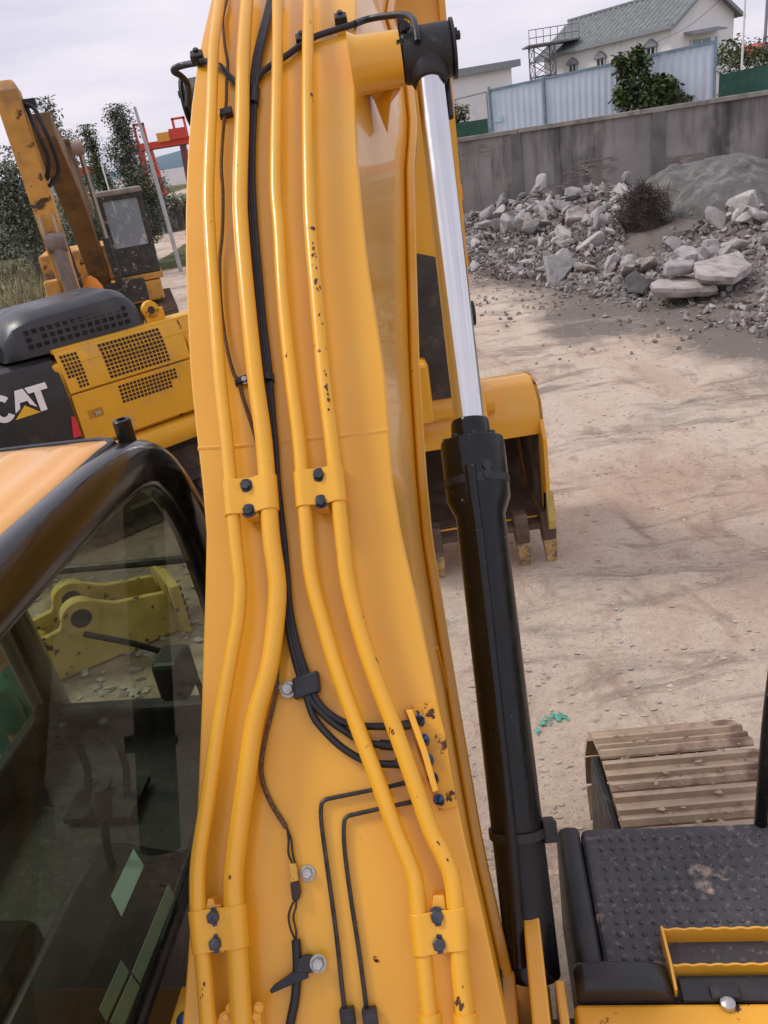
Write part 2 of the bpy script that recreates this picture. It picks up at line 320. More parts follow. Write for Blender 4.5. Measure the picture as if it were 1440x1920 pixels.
HOARD = M('pale_blue_sheet', (.58, .66, .76), .5, var=.06, scale=1.2, dirt=((.45, .40, .36), .9, .56, .2, (1, 1, .15)), dirt2=((.30, .33, .36), 2.2, .66, .1, (1, 1, .2)))
TRIM = M('blue_trim', (.18, .27, .34), .5, var=.15)
GREENF = M('green_mesh_fence', (.02, .075, .055), .8, var=.25, scale=2)
hA = atY(918, 172, 42); hB = atY(1343, 80, 36); hD = nrm((hB-hA)*[1, 1, 0]); hN = np.array([hD[1], -hD[0], 0]); hL = np.linalg.norm((hB-hA)[:2])
ht = thing('hoarding', (*((hA+hB)/2)[:2], 2.4), 'pale blue sheet metal hoarding with rust streaks above the grey wall', 'hoarding')
def hp(s, n, z): return np.array([hA[0], hA[1], 0])+hD*s+hN*n+np.array([0, 0, z])
posts = [0, .27*hL, .62*hL, hL]
for i in range(3):
    s0, s1 = posts[i], posts[i+1]; nsh = max(2, int((s1-s0)/.85))
    for k in range(nsh):
        a = s0+(s1-s0)*k/nsh; b_ = s0+(s1-s0)*(k+1)/nsh; zt = hA[2]+(hB[2]-hA[2])*((a+b_)/2)/hL
        mb = MB(); n_ = 12; prof = []
        for q in range(n_+1):
            prof.append((a+(b_-a)*q/n_, .018*(1 if q % 4 in (1, 2) else 0)))
        mb.loft([[hp(s, n, z) for s, n in prof]+[hp(s, n-.01, z) for s, n in reversed(prof)] for z in (1.9, zt)]); mb.build('sheet', HOARD, ht, 0)
    zc = hA[2]+(hB[2]-hA[2])*((s0+s1)/2)/hL
    mb = MB(); mb.loft([[hp(s, n, hA[2]+(hB[2]-hA[2])*s/hL+dz) for n, dz in ((-.04, 0), (.06, 0), (.06, .1), (-.04, .1))] for s in (s0+.03, s1-.03)]); mb.build('top_rail', TRIM, ht, 0)
for s in posts:
    zt = hA[2]+(hB[2]-hA[2])*s/hL; mb = MB(); mb.box(hp(s, .06, (1.9+zt+.22)/2), (.05, .05, (zt+.22-1.9)/2), [hD, hN, (0, 0, 1)]); mb.build('post', TRIM, ht, 0)
mb = MB(); mb.box(hp(.35, .04, 3.75), (.22, .012, .14), [hD, hN, (0, 0, 1)]); mb.build('notice_plate', M('notice', (.45, .66, .66), .5), ht, 0)
def green_fence(pA, pB, lab):
    d = pB-pA; mid = (pA+pB)/2; t_ = thing('green_fence', (mid[0], mid[1], 2.2), lab, 'fence'); L_ = np.linalg.norm(d[:2]); dd = nrm(d*[1, 1, 0]); nn = np.array([dd[1], -dd[0], 0])
    k = max(2, int(L_/1.2))
    for i in range(k):
        p0 = pA+d*i/k; p1 = pA+d*(i+1)/k; mb = MB(); mb.prism([(p0[0], p0[1], 1.9), (p1[0], p1[1], 1.9), p1, p0], nn*.03); mb.build('mesh_panel', GREENF, t_, 0)
        mb = MB(); mb.tube([(p0[0], p0[1], 1.9), p0+[0, 0, .06]], .03, 6); mb.build('post', GREENF, t_)
green_fence(atY(1350, 140, 37), atY(1560, 95, 33), 'dark green fence right of the blue hoarding post')
green_fence(atY(830, 236, 46), atY(914, 222, 44), 'short dark green fence left of the blue hoarding')

WWALL = M('white_wash', (.84, .82, .81), .85, var=.05, scale=.6, dirt=((.5, .46, .42), .8, .6, .2, (1, 1, .4)))
TILE = M('grey_tile_roof', (.20, .22, .22), .8, var=.25, scale=3, dirt=((.10, .12, .10), 4, .55, .2), bump=.5, bscale=12)
DGL = M('dark_pane', (.03, .035, .04), .2, var=.2)
GREYB = M('grey_trim', (.26, .28, .30), .7, var=.12)
TGL = M('teal_pane', (.22, .33, .33), .25, var=.1)
# long white building: gable towards us
gA = np.array([25.3, 62., 0]); eD = nrm([-.47, .88, 0]); gD = nrm([.88, .47, 0]); LW, GW = 13.0, 6.8; EZ, RZ = 8.15, 10.3
bt = thing('white_building', gA+eD*LW/2+gD*GW/2+[0, 0, 2.5], 'long white building with grey tiled gable roof behind the hoarding', 'building')
def bp_(e, g, z): return gA+eD*e+gD*g+np.array([0, 0, z])
mb = MB(); mb.loft([[bp_(e, 0, 2.4), bp_(e, GW, 2.4), bp_(e, GW, EZ+.3), bp_(e, GW/2, RZ-.15), bp_(e, 0, EZ)] for e in (0, LW)]); mb.build('wall', WWALL, bt, 0)
for side in (0, 1):
    g0, g1 = ((-.55, GW/2) if side == 0 else (GW+.55, GW/2)); z0 = EZ-.25+side*.25
    nR = 26
    mb = MB()
    for k in range(nR):
        e0 = -.5+(LW+1)*k/nR; e1 = -.5+(LW+1)*(k+.86)/nR
        mb.loft([[bp_(e0, g, z), bp_((e0+e1)/2, g, z+.09), bp_(e1, g, z), bp_(e1+.02, g, z-.12), bp_(e0, g, z-.12)] for g, z in ((g0, z0), (g1, RZ+.06))])
    mb.build('roof', TILE, bt, 30)
mb = MB(); mb.box(bp_(LW/2, GW/2, RZ+.12), (LW/2+.5, .14, .10), [eD, gD, (0, 0, 1)]); mb.build('ridge', TILE, bt, 0, .03)
mb = MB(); mb.box(bp_(LW/2, -.50, EZ-.28), (LW/2+.5, .08, .14), [eD, gD, (0, 0, 1)]); mb.build('eaves_board', GREYB, bt, 0)
for g0, g1, z0 in ((-.55, GW/2, EZ-.25), (GW+.55, GW/2, EZ)):
    mb = MB(); mb.prism([bp_(-.52, g0, z0-.28), bp_(-.52, g1, RZ-.22), bp_(-.52, g1, RZ+.02), bp_(-.52, g0, z0-.02)], -eD*.07); mb.build('barge_board', GREYB, bt, 0)
for e in (1.7, 6.6, 9.6):
    f = MB(); f.box(bp_(e, -.03, 6.35), (.42, .05, .5), [eD, gD, (0, 0, 1)]); wn = f.build('window', DGL, bt, 0)
    f = MB()
    for k in (-1, 0, 1): f.box(bp_(e+k*.39, -.1, 6.35), (.03, .03, .5), [eD, gD, (0, 0, 1)])
    f.build('frame', WWALL, wn, 0)
    f = MB(); f.prism([bp_(e-.62, -.02, 6.9), bp_(e+.62, -.02, 6.9), bp_(e+.5, -.02, 7.12), bp_(e, -.02, 7.42), bp_(e-.5, -.02, 7.12)], -gD*.25); f.build('pediment', GREYB, bt, 0)
f = MB(); f.box(bp_(-.03, 3.1, 6.3), (1.05, .05, .62), [gD, eD, (0, 0, 1)]); wn = f.build('window', TGL, bt, 0)
f = MB(); [f.box(bp_(-.1, 3.1+k, 6.3), (.035, .03, .62), [gD, eD, (0, 0, 1)]) for k in (-1.05, 0, 1.05)]; f.build('frame', WWALL, wn, 0)
f = MB(); f.prism([bp_(-.02, 1.3, 7.35), bp_(-.9, 1.3, 7.15), bp_(-.9, 4.9, 7.3), bp_(-.02, 4.9, 7.5)], (0, 0, .1)); f.build('canopy', GREYB, bt, 0)
# low white building to the left
b2 = thing('low_white_building', (12, 62, 2.5), 'plain white building with flat grey roof beyond the cylinder rod', 'building')
q0 = atY(800, 150, 60); q1 = atY(958, 122, 64); d2 = nrm((q1-q0)*[1, 1, 0]); n2 = np.array([-d2[1], d2[0], 0]); l2 = np.linalg.norm((q1-q0)[:2])
mb = MB(); mb.prism([(*q0[:2], 2.4), (*q1[:2], 2.4), (q1[0], q1[1], q1[2]-.15), (q0[0], q0[1], q0[2]-.15)], n2*7); mb.build('wall', WWALL, b2, 0)
mb = MB(); mb.prism([q0-d2*.4-n2*.5+[0, 0, -.15], q1+d2*.5-n2*.5+[0, 0, -.15], q1+d2*.5-n2*.5+[0, 0, .3], q0-d2*.4-n2*.5+[0, 0, .3]], n2*8); mb.build('roof', GREYB, b2, 0)
mb = MB(); mb.box(atY(842, 180, 60)-n2*.02, (.3, .04, .35), [d2, n2, (0, 0, 1)]); mb.build('window', DGL, b2, 0)
q3 = atY(838, 190, 52); q4 = atY(912, 172, 50)
mb = MB(); mb.tube([q3, q4], .05, 6); mb.tube([q4, q4-[0, 0, 3.5]], .05, 6); mb.tube([q3, q3-[0, 0, 3.2]], .05, 6)
tag(mb.build('pipe_rail', GREYB), 'thin grey pipe rail in front of the low white building', 'railing')
# steel lattice platform
LAT = M('galvanised_lattice', (.20, .20, .22), .6, .4, var=.2)
tw = thing('lattice_tower', atY(1030, 130, 70)*[1, 1, 0]+[0, 0, 4], 'small steel lattice tower with railed platform left of the white building', 'tower')
tb = atY(1003, 128, 70); tt = atY(1030, 82, 70)[2]
def lp(i, j, z): return np.array([tb[0]+i*1.7, tb[1]+j*1.7, z])
mb = MB(); [mb.tube([lp(i, j, 2.6), lp(i, j, tt)], .06, 5) for i in (0, 1) for j in (0, 1)]; mb.build('leg', LAT, tw)
mb = MB()
for k in range(5):
    z0 = 3.2+k*(tt-3.2)/5; z1 = 3.2+(k+1)*(tt-3.2)/5
    for (a, b_) in (((0, 0), (1, 0)), ((1, 0), (1, 1)), ((1, 1), (0, 1)), ((0, 1), (0, 0))):
        mb.tube([lp(*a, z0), lp(*b_, z1)], .03, 4); mb.tube([lp(*b_, z0), lp(*a, z1)], .03, 4); mb.tube([lp(*a, z1), lp(*b_, z1)], .035, 4)
mb.build('bracing', LAT, tw)
mb = MB(); mb.box((tb[0]+1.6, tb[1]+.85, tt+.05), (2.1, 1.1, .06)); mb.build('deck', LAT, tw, 0)
mb = MB()
for k in range(8): mb.tube([(tb[0]-.4+k*.57, tb[1]-.2, tt), (tb[0]-.4+k*.57, tb[1]-.2, tt+1.1)], .028, 4)
for z in (.55, 1.1): mb.tube([(tb[0]-.4, tb[1]-.2, tt+z), (tb[0]+3.6, tb[1]-.2, tt+z)], .03, 4)
mb.build('railing', LAT, tw)
# far right bits
REDR = M('red_sheet', (.55, .07, .05), .6, var=.15)
rt_ = thing('red_roofed_shed', atY(1430, 110, 75)*[1, 1, 0]+[0, 0, 3], 'distant shed with bright red roof at the right edge', 'shed')
c0 = atY(1428, 92, 75); mb = MB(); mb.box(c0+[1.8, 1.5, -2.2], (2.4, 1.5, 2.0)); mb.build('wall', WWALL, rt_, 0)
mb = MB(); mb.loft([[c0+np.array([x, -.4, -.2]), c0+np.array([x, 1.5, .55]), c0+np.array([x, 3.4, -.2]), c0+np.array([x, 3.4, -.35]), c0+np.array([x, -.4, -.35])] for x in (-1, 4.6)]); mb.build('roof', REDR, rt_, 0)
mb = MB(); p = atY(1391, 120, 48); mb.tube([(p[0], p[1], 2.3), (p[0], p[1], 9)], .06, 8); tag(mb.build('lamp_pole', WWALL), 'slim white pole right of the white building', 'pole')
mb = MB(); p = atY(1436, 50, 60); mb.tube([(p[0], p[1], 2.3), (p[0], p[1], 12)], .11, 8); tag(mb.build('utility_pole', GREYB), 'dark utility pole at the upper right corner', 'pole')
mb = MB(); mb.tube(spline([atY(1233, 78, 40), atY(1290, 50, 39), atY(1355, -5, 38), atY(1400, -60, 37)]), .012, 5); mb.tube(spline([atY(1360, 160, 29), atY(1300, 260, 28.4), atY(1240, 350, 28), atY(1215, 395, 27.7)]), .012, 5)
tag(mb.build('overhead_cable', RUB), 'thin black cable drooping over the wall at the right', 'cable')

# ------------------------------------------------------------------ foliage
def leafmat(name, c): return M(name, c, .6, var=.45, scale=2.5, spec=.3)
LG1 = leafmat('leaf_hazed', (.15, .17, .12)); LG2 = leafmat('leaf_mid', (.12, .15, .07)); LG3 = M('leaf_vine', (.085, .12, .04), .6, var=.5, scale=2.2, spec=.3, dirt=((.20, .21, .07), 3.5, .56, .1), dirt2=((.03, .05, .02), 1.4, .52, .1)); BARK = M('bark', (.13, .105, .08), .9, var=.3, scale=5)  # first leaf colour is lightened to paint distance haze on the trees
def leaf_mesh(mb, pts, size, asp=.55, droop=.3):
    V = []; F_ = []
    for p in pts:
        a = random.uniform(0, 6.28); t_ = random.uniform(-1, .6); d = np.array([math.cos(a), math.sin(a), t_-droop]); d = nrm(d)
        s_ = nrm(np.cross(d, [random.uniform(-1, 1), random.uniform(-1, 1), 1.2])); L_ = size*random.uniform(.6, 1.3); n0 = len(V)
        V += [p, p+d*L_*.5+s_*L_*asp*.5, p+d*L_, p+d*L_*.5-s_*L_*asp*.5]; F_.append((n0, n0+1, n0+2, n0+3))
    mb.add(V, F_)
def tree(name, base, H, R, nl, lab, mat, lsize=.14, narrow=True, seed=1):
    random.seed(seed); base = np.asarray(base, float); t_ = thing(name, base, lab, 'tree', 'trees along the lane')
    mb = MB(); lean = np.array([random.uniform(-.05, .05), random.uniform(-.05, .05), 1]); tops = [base+lean*H*k/6+np.array([random.uniform(-.06, .06), random.uniform(-.06, .06), 0])*k/3 for k in range(7)]; tops[0] = base-[0, 0, .2]
    mb.tube(spline(tops, 3), list(np.linspace(.03*H*.6+.03, .015, 19)), 7); trunk = mb
    cl = []
    for k in range(int(30+H*5)):
        f = random.uniform(.16 if narrow else .4, 1); rr = R*((1-f)**.85*1.7 if narrow else (1-f)**.55*1.2)*random.uniform(.45, 1.2)+.06; a = random.uniform(0, 6.28)
        p0 = base+lean*H*f*.85; p1 = base+lean*H*min(1.02, f+(.12 if narrow else .04)*random.uniform(.4, 1.4))+np.array([math.cos(a)*rr, math.sin(a)*rr, 0])
        trunk.tube([p0, (p0+p1)/2+[0, 0, .05], p1], [.022, .014, .006], 4); cl.append((p1, .24*R+.10)); cl.append(((p0+p1)/2, .22*R+.08))
    trunk.build('trunk', BARK, t_)
    lv = MB(); pts = []
    for _ in range(nl):
        c, r_ = random.choice(cl); pts.append(c+np.array([max(-1.3, min(1.3, random.gauss(0, .6)))*r_, max(-1.3, min(1.3, random.gauss(0, .6)))*r_, max(-1.5, min(1.1, random.gauss(0, .8)))*r_]))
    leaf_mesh(lv, pts, lsize); lv.build('crown', mat, t_, 0)
def ground_under(px, py, Y): p = atY(px, py, Y); return np.array([p[0], p[1], gz(p[0], p[1])-.05])
for k, (px, top, Y, R, nl, lab, mat, nar) in enumerate((
    (88, 208, 34, .85, 8200, 'tall poplar rising right behind the raised excavator stick', LG1, True),
    (128, 285, 38, .6, 4400, 'thin poplar just right of the raised excavator stick', LG1, True),
    (176, 250, 36, .6, 4400, 'pale slender tree standing left of the tallest dark poplar', LG2, True),
    (218, 218, 37, .95, 12500, 'broad dark poplar standing directly behind the old excavator cab', LG1, True),
    (240, 285, 40, .6, 5200, 'poplar between the broad dark tree and the red gantry crane', LG1, True),
    (6, 315, 26, 1.5, 7600, 'dark bushy tree at the left edge of the picture', LG1, False),
    (48, 375, 30, 1.2, 5200, 'dark shrubby tree behind the weeds near the left edge', LG1, False))):
    p = atY(px, top, Y); base = proj_b = None
    g_ = np.array([p[0]-.0, Y, 0]); tree('poplar_tree' if nar else 'bushy_tree', (g_[0], g_[1], gz(g_[0], g_[1])), p[2]-gz(g_[0], g_[1]), R, nl, lab, mat, .125, nar, 30+k)
# hedge of scrub at the end of the lane
random.seed(11)
mb = MB(); pts = []
for _ in range(9000):
    x = random.uniform(-26, -4); y = 62+random.uniform(-3, 3)+.2*x; h = (2.0+1.5*fbm(x, y, .25, 4))*random.random()**.7
    pts.append(np.array([x, y, max(.02, h)]))
leaf_mesh(mb, pts, .42); o = mb.build('scrub', LG1, None, 0); tag(o, 'dark green scrub along the end of the lane', 'scrub', None, 'stuff')
# weeds beside the lane
GRASS = M('dry_weeds', (.36, .32, .19), .9, var=.5, scale=1.3, dirt=((.13, .16, .06), .9, .55, .1), spec=.2)
mb = MB(); V = []; F_ = []
for _ in range(26000):
    y = random.uniform(11, 31); x = random.uniform(-.52*y-1.0, -.345*y-.2)
    if x > -5.2: continue
    h = random.uniform(.35, 1.15)*(1+.8*fbm(x, y, .5, 6))*(1 if y < 18 else 1.35); z = gz(x, y); a = random.uniform(0, 6.28); b_ = random.uniform(.1, .5)*h; wd = random.uniform(.012, .035); s_ = np.array([math.cos(a+1.57), math.sin(a+1.57), 0])*wd; n0 = len(V)
    p0 = np.array([x, y, z]); p1 = p0+[math.cos(a)*b_*.4, math.sin(a)*b_*.4, h*.6]; p2 = p0+[math.cos(a)*b_, math.sin(a)*b_, h]
    V += [p0-s_, p0+s_, p1+s_, p1-s_, p2]; F_ += [(n0, n0+1, n0+2, n0+3), (n0+3, n0+2, n0+4)]
mb.add(V, F_); o = mb.build('weeds', GRASS, None, 0); tag(o, 'tangled dry weeds and tall grass left of the excavators', 'weeds', None, 'stuff')
mb = MB(); pts = [np.array([x, y, gz(x, y)+random.random()**1.6*1.5]) for x, y in ((random.uniform(-.52*yy-1, -.37*yy-.2), yy) for yy in (random.uniform(14, 30) for _ in range(7500))) if x < -5.5]
leaf_mesh(mb, pts, .16); o = mb.build('undergrowth', LG2, None, 0); tag(o, 'leafy green undergrowth among the dry weeds', 'undergrowth', None, 'stuff')
# climber on the hoarding
random.seed(5)
vt = thing('climbing_plant', (*hp(.72*hL, .2, 0)[:2], 2.4), 'dense green climber spilling over the blue hoarding onto the wall', 'plant')
V = MB(); cs = []
for px, py, r_ in ((1178, 112, 16), (1168, 130, 14), (1195, 100, 12), (1205, 122, 15), (1190, 145, 20), (1168, 160, 15), (1165, 182, 14), (1180, 190, 18), (1205, 175, 20), (1222, 150, 13), (1235, 180, 16), (1250, 160, 15), (1262, 178, 15), (1280, 180, 12), (1292, 184, 8), (1238, 150, 10), (1215, 195, 16), (1160, 110, 7), (1250, 190, 14)):
    cs.append((atY(px+random.uniform(-3, 3), py, 36.9+random.uniform(-.3, .3)), r_*37/FPX))
pts = []
for _ in range(2300):
    c, r_ = random.choice(cs); d = nrm([random.gauss(0, 1), random.gauss(0, .8), random.gauss(0, 1)]); pts.append(c+d*r_*random.uniform(.4, 1.25))
leaf_mesh(V, pts, .24, .8, .5); V.build('foliage', LG3, vt, 0)
V = MB()
for c, r_ in cs: V.tube(spline([np.array([c[0], c[1]+.2, 2.2]), c-[.1, 0, .6], c, c+[random.uniform(-.4, .4), 0, r_]]), .025, 5)
V.build('stem', BARK, vt)
def bush(name, c, R, n, lab, mat, ls=.1, flat=.8):
    c = np.asarray(c, float); t_ = thing(name, (c[0], c[1], c[2]-R*flat), lab, 'bush'); mb = MB(); pts = [c+nrm([random.gauss(0, 1) for _ in range(3)])*R*random.uniform(.35, 1.1)*[1, 1, flat] for _ in range(n)]
    leaf_mesh(mb, pts, ls); mb.build('foliage', mat, t_, 0); st = MB(); [st.tube([c-[0, 0, R*flat], c+nrm([random.gauss(0, 1), random.gauss(0, 1), 1.2])*R*.8], .015, 4) for _ in range(7)]; st.build('stem', BARK, t_)
bush('shrub', atY(855, 215, 46), .75, 600, 'small green shrub beside the upper cylinder rod', LG3, .2)
bush('shrub', atY(1372, 105, 55), 1.3, 700, 'round green shrub behind the right green fence', LG2, .28)
bush('shrub', atY(1425, 105, 55), 1.4, 700, 'shrub under the red roofed shed', LG3, .28)

# ================================================================== LANE END: crane, hill, posts
CRN = M('crane_red', (.62, .06, .03), .5, var=.12, scale=.5); CRO = M('crane_orange', (.75, .33, .04), .5); CRS = M('crane_dark', (.16, .05, .04), .6)
ct = thing('gantry_crane', (-21, 121, 0), 'red and orange gantry crane standing beyond the lane', 'crane')
def cbox(mb, a, b_, hw, hd): mb.tube([a, b_], hw*1.2, 4); return mb
bl = atY(252, 279, 120); br = atY(350, 262, 120); zb_ = (bl[2]+br[2])/2
mb = MB(); mb.box(((bl[0]+br[0])/2+3, 120, zb_), ((br[0]-bl[0])/2+3.6, .7, .42)); mb.build('main_beam', CRN, ct, 0)
mb = MB(); mb.box(((bl[0]+br[0])/2+3, 120, zb_-.47), ((br[0]-bl[0])/2+2.6, .6, .08)); mb.build('beam_underside', CRS, ct, 0)
p = atY(307, 257, 119.2); mb = MB(); mb.box(p, (.85, .5, .55)); mb.build('machine_house', CRO, ct, 0)
p = atY(334, 250, 119.2); mb = MB(); mb.box(p, (1.15, .5, .65)); mb.build('winch_house', CRN, ct, 0)
for x0, w_ in ((265, 14), (337, 17)):
    a = atY(x0, 258 if x0 < 300 else 238, 120); mb = MB(); wd = w_*120/FPX
    for k in (-.5, .5): mb.box((a[0]+k*wd*1.1, 120, zb_+1.5), (.14, .2, 1.35))
    mb.box((a[0], 120, zb_+2.8), (wd*.55+.14, .2, .14)); mb.build('top_frame', CRN, ct, 0)
for x0, dx in ((262, -.3), (278, .8), (344, -.5), (372, 1)):
    a = atY(x0, 275, 120); mb = MB(); mb.loft([[np.array([a[0]+q*hw+o_, 120+e*hw, z]) for q, e in ((-1, -1), (1, -1), (1, 1), (-1, 1))] for z, hw, o_ in ((zb_-.4, .42, 0), (0, .28, dx))]); mb.build('leg', CRN if x0 < 300 else CRS, ct, 0)
HILL = M('hazed_far_hill', (.10, .16, .20), 1, var=.1, scale=.01)  # blue-grey haze of the distance is put into the hill's base colour
mb = MB(); V = []; F_ = []
for j in range(8):
    for i in range(60):
        x = -1500+i*45; y = 1700+j*120; V.append((x, y, -2+85*math.sin(math.pi*j/7)*max(0, .55+.9*fbm(x, y, .0016, 9, 3))*min(1, i/10, (59-i)/10)))
for j in range(7):
    for i in range(59): F_.append((j*60+i, j*60+i+1, (j+1)*60+i+1, (j+1)*60+i))
mb.add(V, F_); o = mb.build('hill', HILL, None, 60); o['kind'] = 'structure'
mb = MB(); p0 = atY(310, 390, 33); p1 = atY(252, 200, 33); mb.tube([(p0[0], p0[1], 0), (p0[0]+(p1[0]-p0[0])*.5, 33, p0[2]*.5+p1[2]*.5), p1], [.085, .07, .055], 10); tag(mb.build('concrete_pole', M('hazed_pole_concrete', (.45, .45, .44), .8)), 'leaning grey concrete utility pole in front of the gantry crane', 'pole')  # pole's grey is lightened to paint haze into it
mb = MB(); p0 = atY(189, 303, 30); mb.tube([(p0[0]+.05, p0[1], 0), p0], [.035, .025], 6); tag(mb.build('thin_pole', WWALL), 'thin pale pole rising above the old excavator cab', 'pole')
FP = M('fence_slab', (.26, .22, .20), .9, var=.2)
ft = thing('concrete_fence', (*atY(320, 400, 58)[:2], 0), 'low brown slab fence with pale posts beside the lane', 'fence')
for k in range(7):
    p = atY(298+k*14, 390, 57+k*.4); mb = MB(); mb.box((p[0]+.25, p[1]+.1, .85), (.26, .05, .85)); mb.build('slab', FP, ft, 0)
    mb = MB(); mb.box((p[0]-.07, p[1], 1.0), (.07, .08, 1.0)); mb.build('post', M('pale_post', (.5, .5, .46), .8), ft, 0)
tb_ = thing('container_stack', (*atY(165, 330, 130)[:2], 0), 'red and teal shipping containers glimpsed between the poplars', 'containers')
for k, (px, py, c) in enumerate(((157, 322, REDR), (163, 338, M('teal_container', (.05, .28, .30), .6)), (168, 350, TGL))):
    p = atY(px, py, 130); mb = MB(); mb.box(p, (2.4, 1.2, .62)); mb.build('container', c, tb_, 0)
mb = MB(); p = atY(322, 318, 300); mb.box((p[0]+6, 300, 2), (26, 4, 3.2)); tag(mb.build('harbour_shed', WWALL, None, 0), 'low pale shed under the gantry crane beam', 'shed')

# ================================================================== RUBBLE
ROCKM = [M('broken_concrete_a', (.38, .36, .345), .95, var=.2, scale=3.5, dirt=((.15, .13, .11), 5, .52, .25), bump=.6, bscale=16),
         M('broken_concrete_b', (.30, .285, .275), .95, var=.22, scale=4, dirt=((.10, .09, .075), 4, .5, .25), bump=.6, bscale=18),
         M('broken_concrete_c', (.46, .43, .41), .95, var=.15, scale=3, dirt=((.20, .16, .14), 5, .55, .25), bump=.6, bscale=14),
         M('broken_concrete_d', (.29, .245, .22), .95, var=.25, scale=4, dirt=((.33, .27, .23), 4, .55, .25), bump=.6, bscale=18)]
def hull(n, sx, sy, sz):
    bm = bmesh.new()
    for _ in range(n):
        d = nrm([random.gauss(0, 1) for _ in range(3)]); k = random.uniform(.72, 1.0); bm.verts.new((d[0]*sx*k, d[1]*sy*k, d[2]*sz*k))
    r_ = bmesh.ops.convex_hull(bm, input=bm.verts); bmesh.ops.delete(bm, geom=list(set(g for g in r_['geom_interior']+r_['geom_unused'] if isinstance(g, bmesh.types.BMVert))), context='VERTS')
    return bm
random.seed(21); rock_me = []
for i in range(16):
    bm = hull(16, 1, random.uniform(.6, .95), random.uniform(.45, .8)); bmesh.ops.recalc_face_normals(bm, faces=bm.faces)
    bmesh.ops.bevel(bm, geom=bm.edges[:], offset=.05, segments=1, affect='EDGES')
    me = bpy.data.meshes.new('concrete_lump'); bm.to_mesh(me); bm.free(); me.materials.append(ROCKM[i % 4]); rock_me.append(me)
small = []
for i in range(8):
    bm = hull(9, 1, .8, .65); small.append(([v.co.copy() for v in bm.verts], [[v.index for v in f.verts] for f in (bm.verts.index_update() or bm.faces)])); bm.free()
def rock_spot():
    while True:
        y = random.uniform(11.5, 28.5); x = np.interp(y, FE_Y, FE_X)+random.random()**.8*np.interp(y, [11, 16, 28], [6, 8, 11])
        if y > wall_y(x)-.7: continue
        px, py = proj((x, y, gz(x, y)))
        if not (835 < px < 1500): continue
        if 8.2 < x < 12.6 and 20.4 < y < 24: continue
        if 1212 < px < 1425 and 470 < py < 600 and y < 16.0 and random.random() < .8: continue
        if 1190 < px < 1460 and py < 440 and y > 19.4: continue
        if 1170 < px < 1245 and py < 500 and y < 20.6: continue
        return x, y
n_big = 0
for k in range(290):
    x, y = rock_spot(); d = x-np.interp(y, FE_Y, FE_X)
    s_ = random.choice([.15, .18, .22, .26, .30, .36, .42])*(1 if d > 1.2 else .55)*(1.0 if y > 17 else .42)
    o = bpy.data.objects.new('concrete_lump', rock_me[random.randrange(16)]); COL.objects.link(o); o.location = (x, y, gz(x, y)+s_*random.uniform(.1, .5)+(random.choice([0, .05, .1, .16]) if y > 19 and d > 2.5 else 0)); o.rotation_euler = [random.gauss(0, .5), random.gauss(0, .5), random.uniform(0, 6.28)]; o.scale = (s_*random.uniform(.9, 1.5), s_*random.uniform(.8, 1.1), s_*random.uniform(.7, 1.15))
    tag(o, 'grey lump of broken concrete in the rubble heap along the wall', 'rubble', 'lumps of broken concrete heaped along the wall')
FINE = [M('rubble_fines_a', (.33, .31, .295), .95, var=.3, scale=2), M('rubble_fines_b', (.24, .22, .205), .95, var=.3, scale=2), M('rubble_fines_c', (.36, .33, .31), .95, var=.25, scale=2), M('rubble_fines_d', (.20, .155, .13), .95, var=.3, scale=2)]
for mi in range(4):
    V = []; F_ = []
    for k in range(2600):
        x, y = rock_spot()
        out_ = random.random() < .30
        if out_: x -= random.random()**1.5*3.4+.2
        s_ = random.choice([.025, .035, .045, .06, .08, .11, .13])*(.55 if out_ else 1); vs_, fs_ = small[k % 8]; R_ = Matrix.Rotation(random.uniform(0, 6.28), 3, Vector([random.uniform(-1, 1) for _ in range(3)]).normalized()); n0 = len(V); z = gz(x, y)+s_*.3+(random.uniform(0, .12) if y > 19 else 0)
        V += [tuple((R_ @ (v*s_))+Vector((x, y, z))) for v in vs_]; F_ += [tuple(i+n0 for i in f) for f in fs_]
    mb = MB(); mb.add(V, F_); o = mb.build('small_rubble', FINE[mi], None, 0); tag(o, 'small broken concrete scattered over the rubble heap', 'rubble', None, 'stuff')
# broken slabs one can tell apart
def slab(pxs, Y, thick, lab, mat, tilt=(0, -.25, 1), Ys=None, sh=0.):
    P = [atY(px, py, Ys[i]-sh) for i, (px, py) in enumerate(pxs)]; c = sum(P)/len(P); n = nrm(tilt)
    mb = MB(); k = len(P); rings = []
    for q_, sc_ in ((0, .90), (.12, 1.0), (.5, 1.03), (.85, .99), (1.0, .90)):
        ring = []
        for i in range(k):
            a, b_ = P[i], P[(i+1) % k]
            for t_ in (0, .25, .5, .75):
                p = a+(b_-a)*t_; p = c+(p-c)*sc_*(1+.10*noise.noise(Vector(p*2.3+q_*3.1))+.05*noise.noise(Vector(p*7))); ring.append(p-n*thick*(q_+.18*noise.noise(Vector(p*3.7))))
        rings.append(ring)
    mb.loft(rings, False); top = len(mb.v); m_ = 4*k
    for base, off in ((0, 0.), (4*m_, thick)):
        inner = [c+(np.array(mb.v[base+i])-c)*.5+n*.03*noise.noise(Vector(np.array(mb.v[base+i])*4)) for i in range(m_)]; o0 = len(mb.v); mb.v += [tuple(map(float, p)) for p in inner]
        mb.f += [(base+i, base+(i+1) % m_, o0+(i+1) % m_, o0+i) for i in range(m_)]; mb.v.append(tuple(map(float, c-n*off))); mb.f += [(o0+i, o0+(i+1) % m_, o0+m_) for i in range(m_)]
    tag(mb.build('concrete_slab', mat, None, 25), lab, 'slab', 'broken slabs in the rubble')
RA, RB, RC_, RD = ROCKM
RC_ = M('slab_concrete', (.42, .375, .345), .95, var=.25, scale=3, dirt=((.17, .14, .12), 3.5, .50, .25), bump=.8, bscale=12)
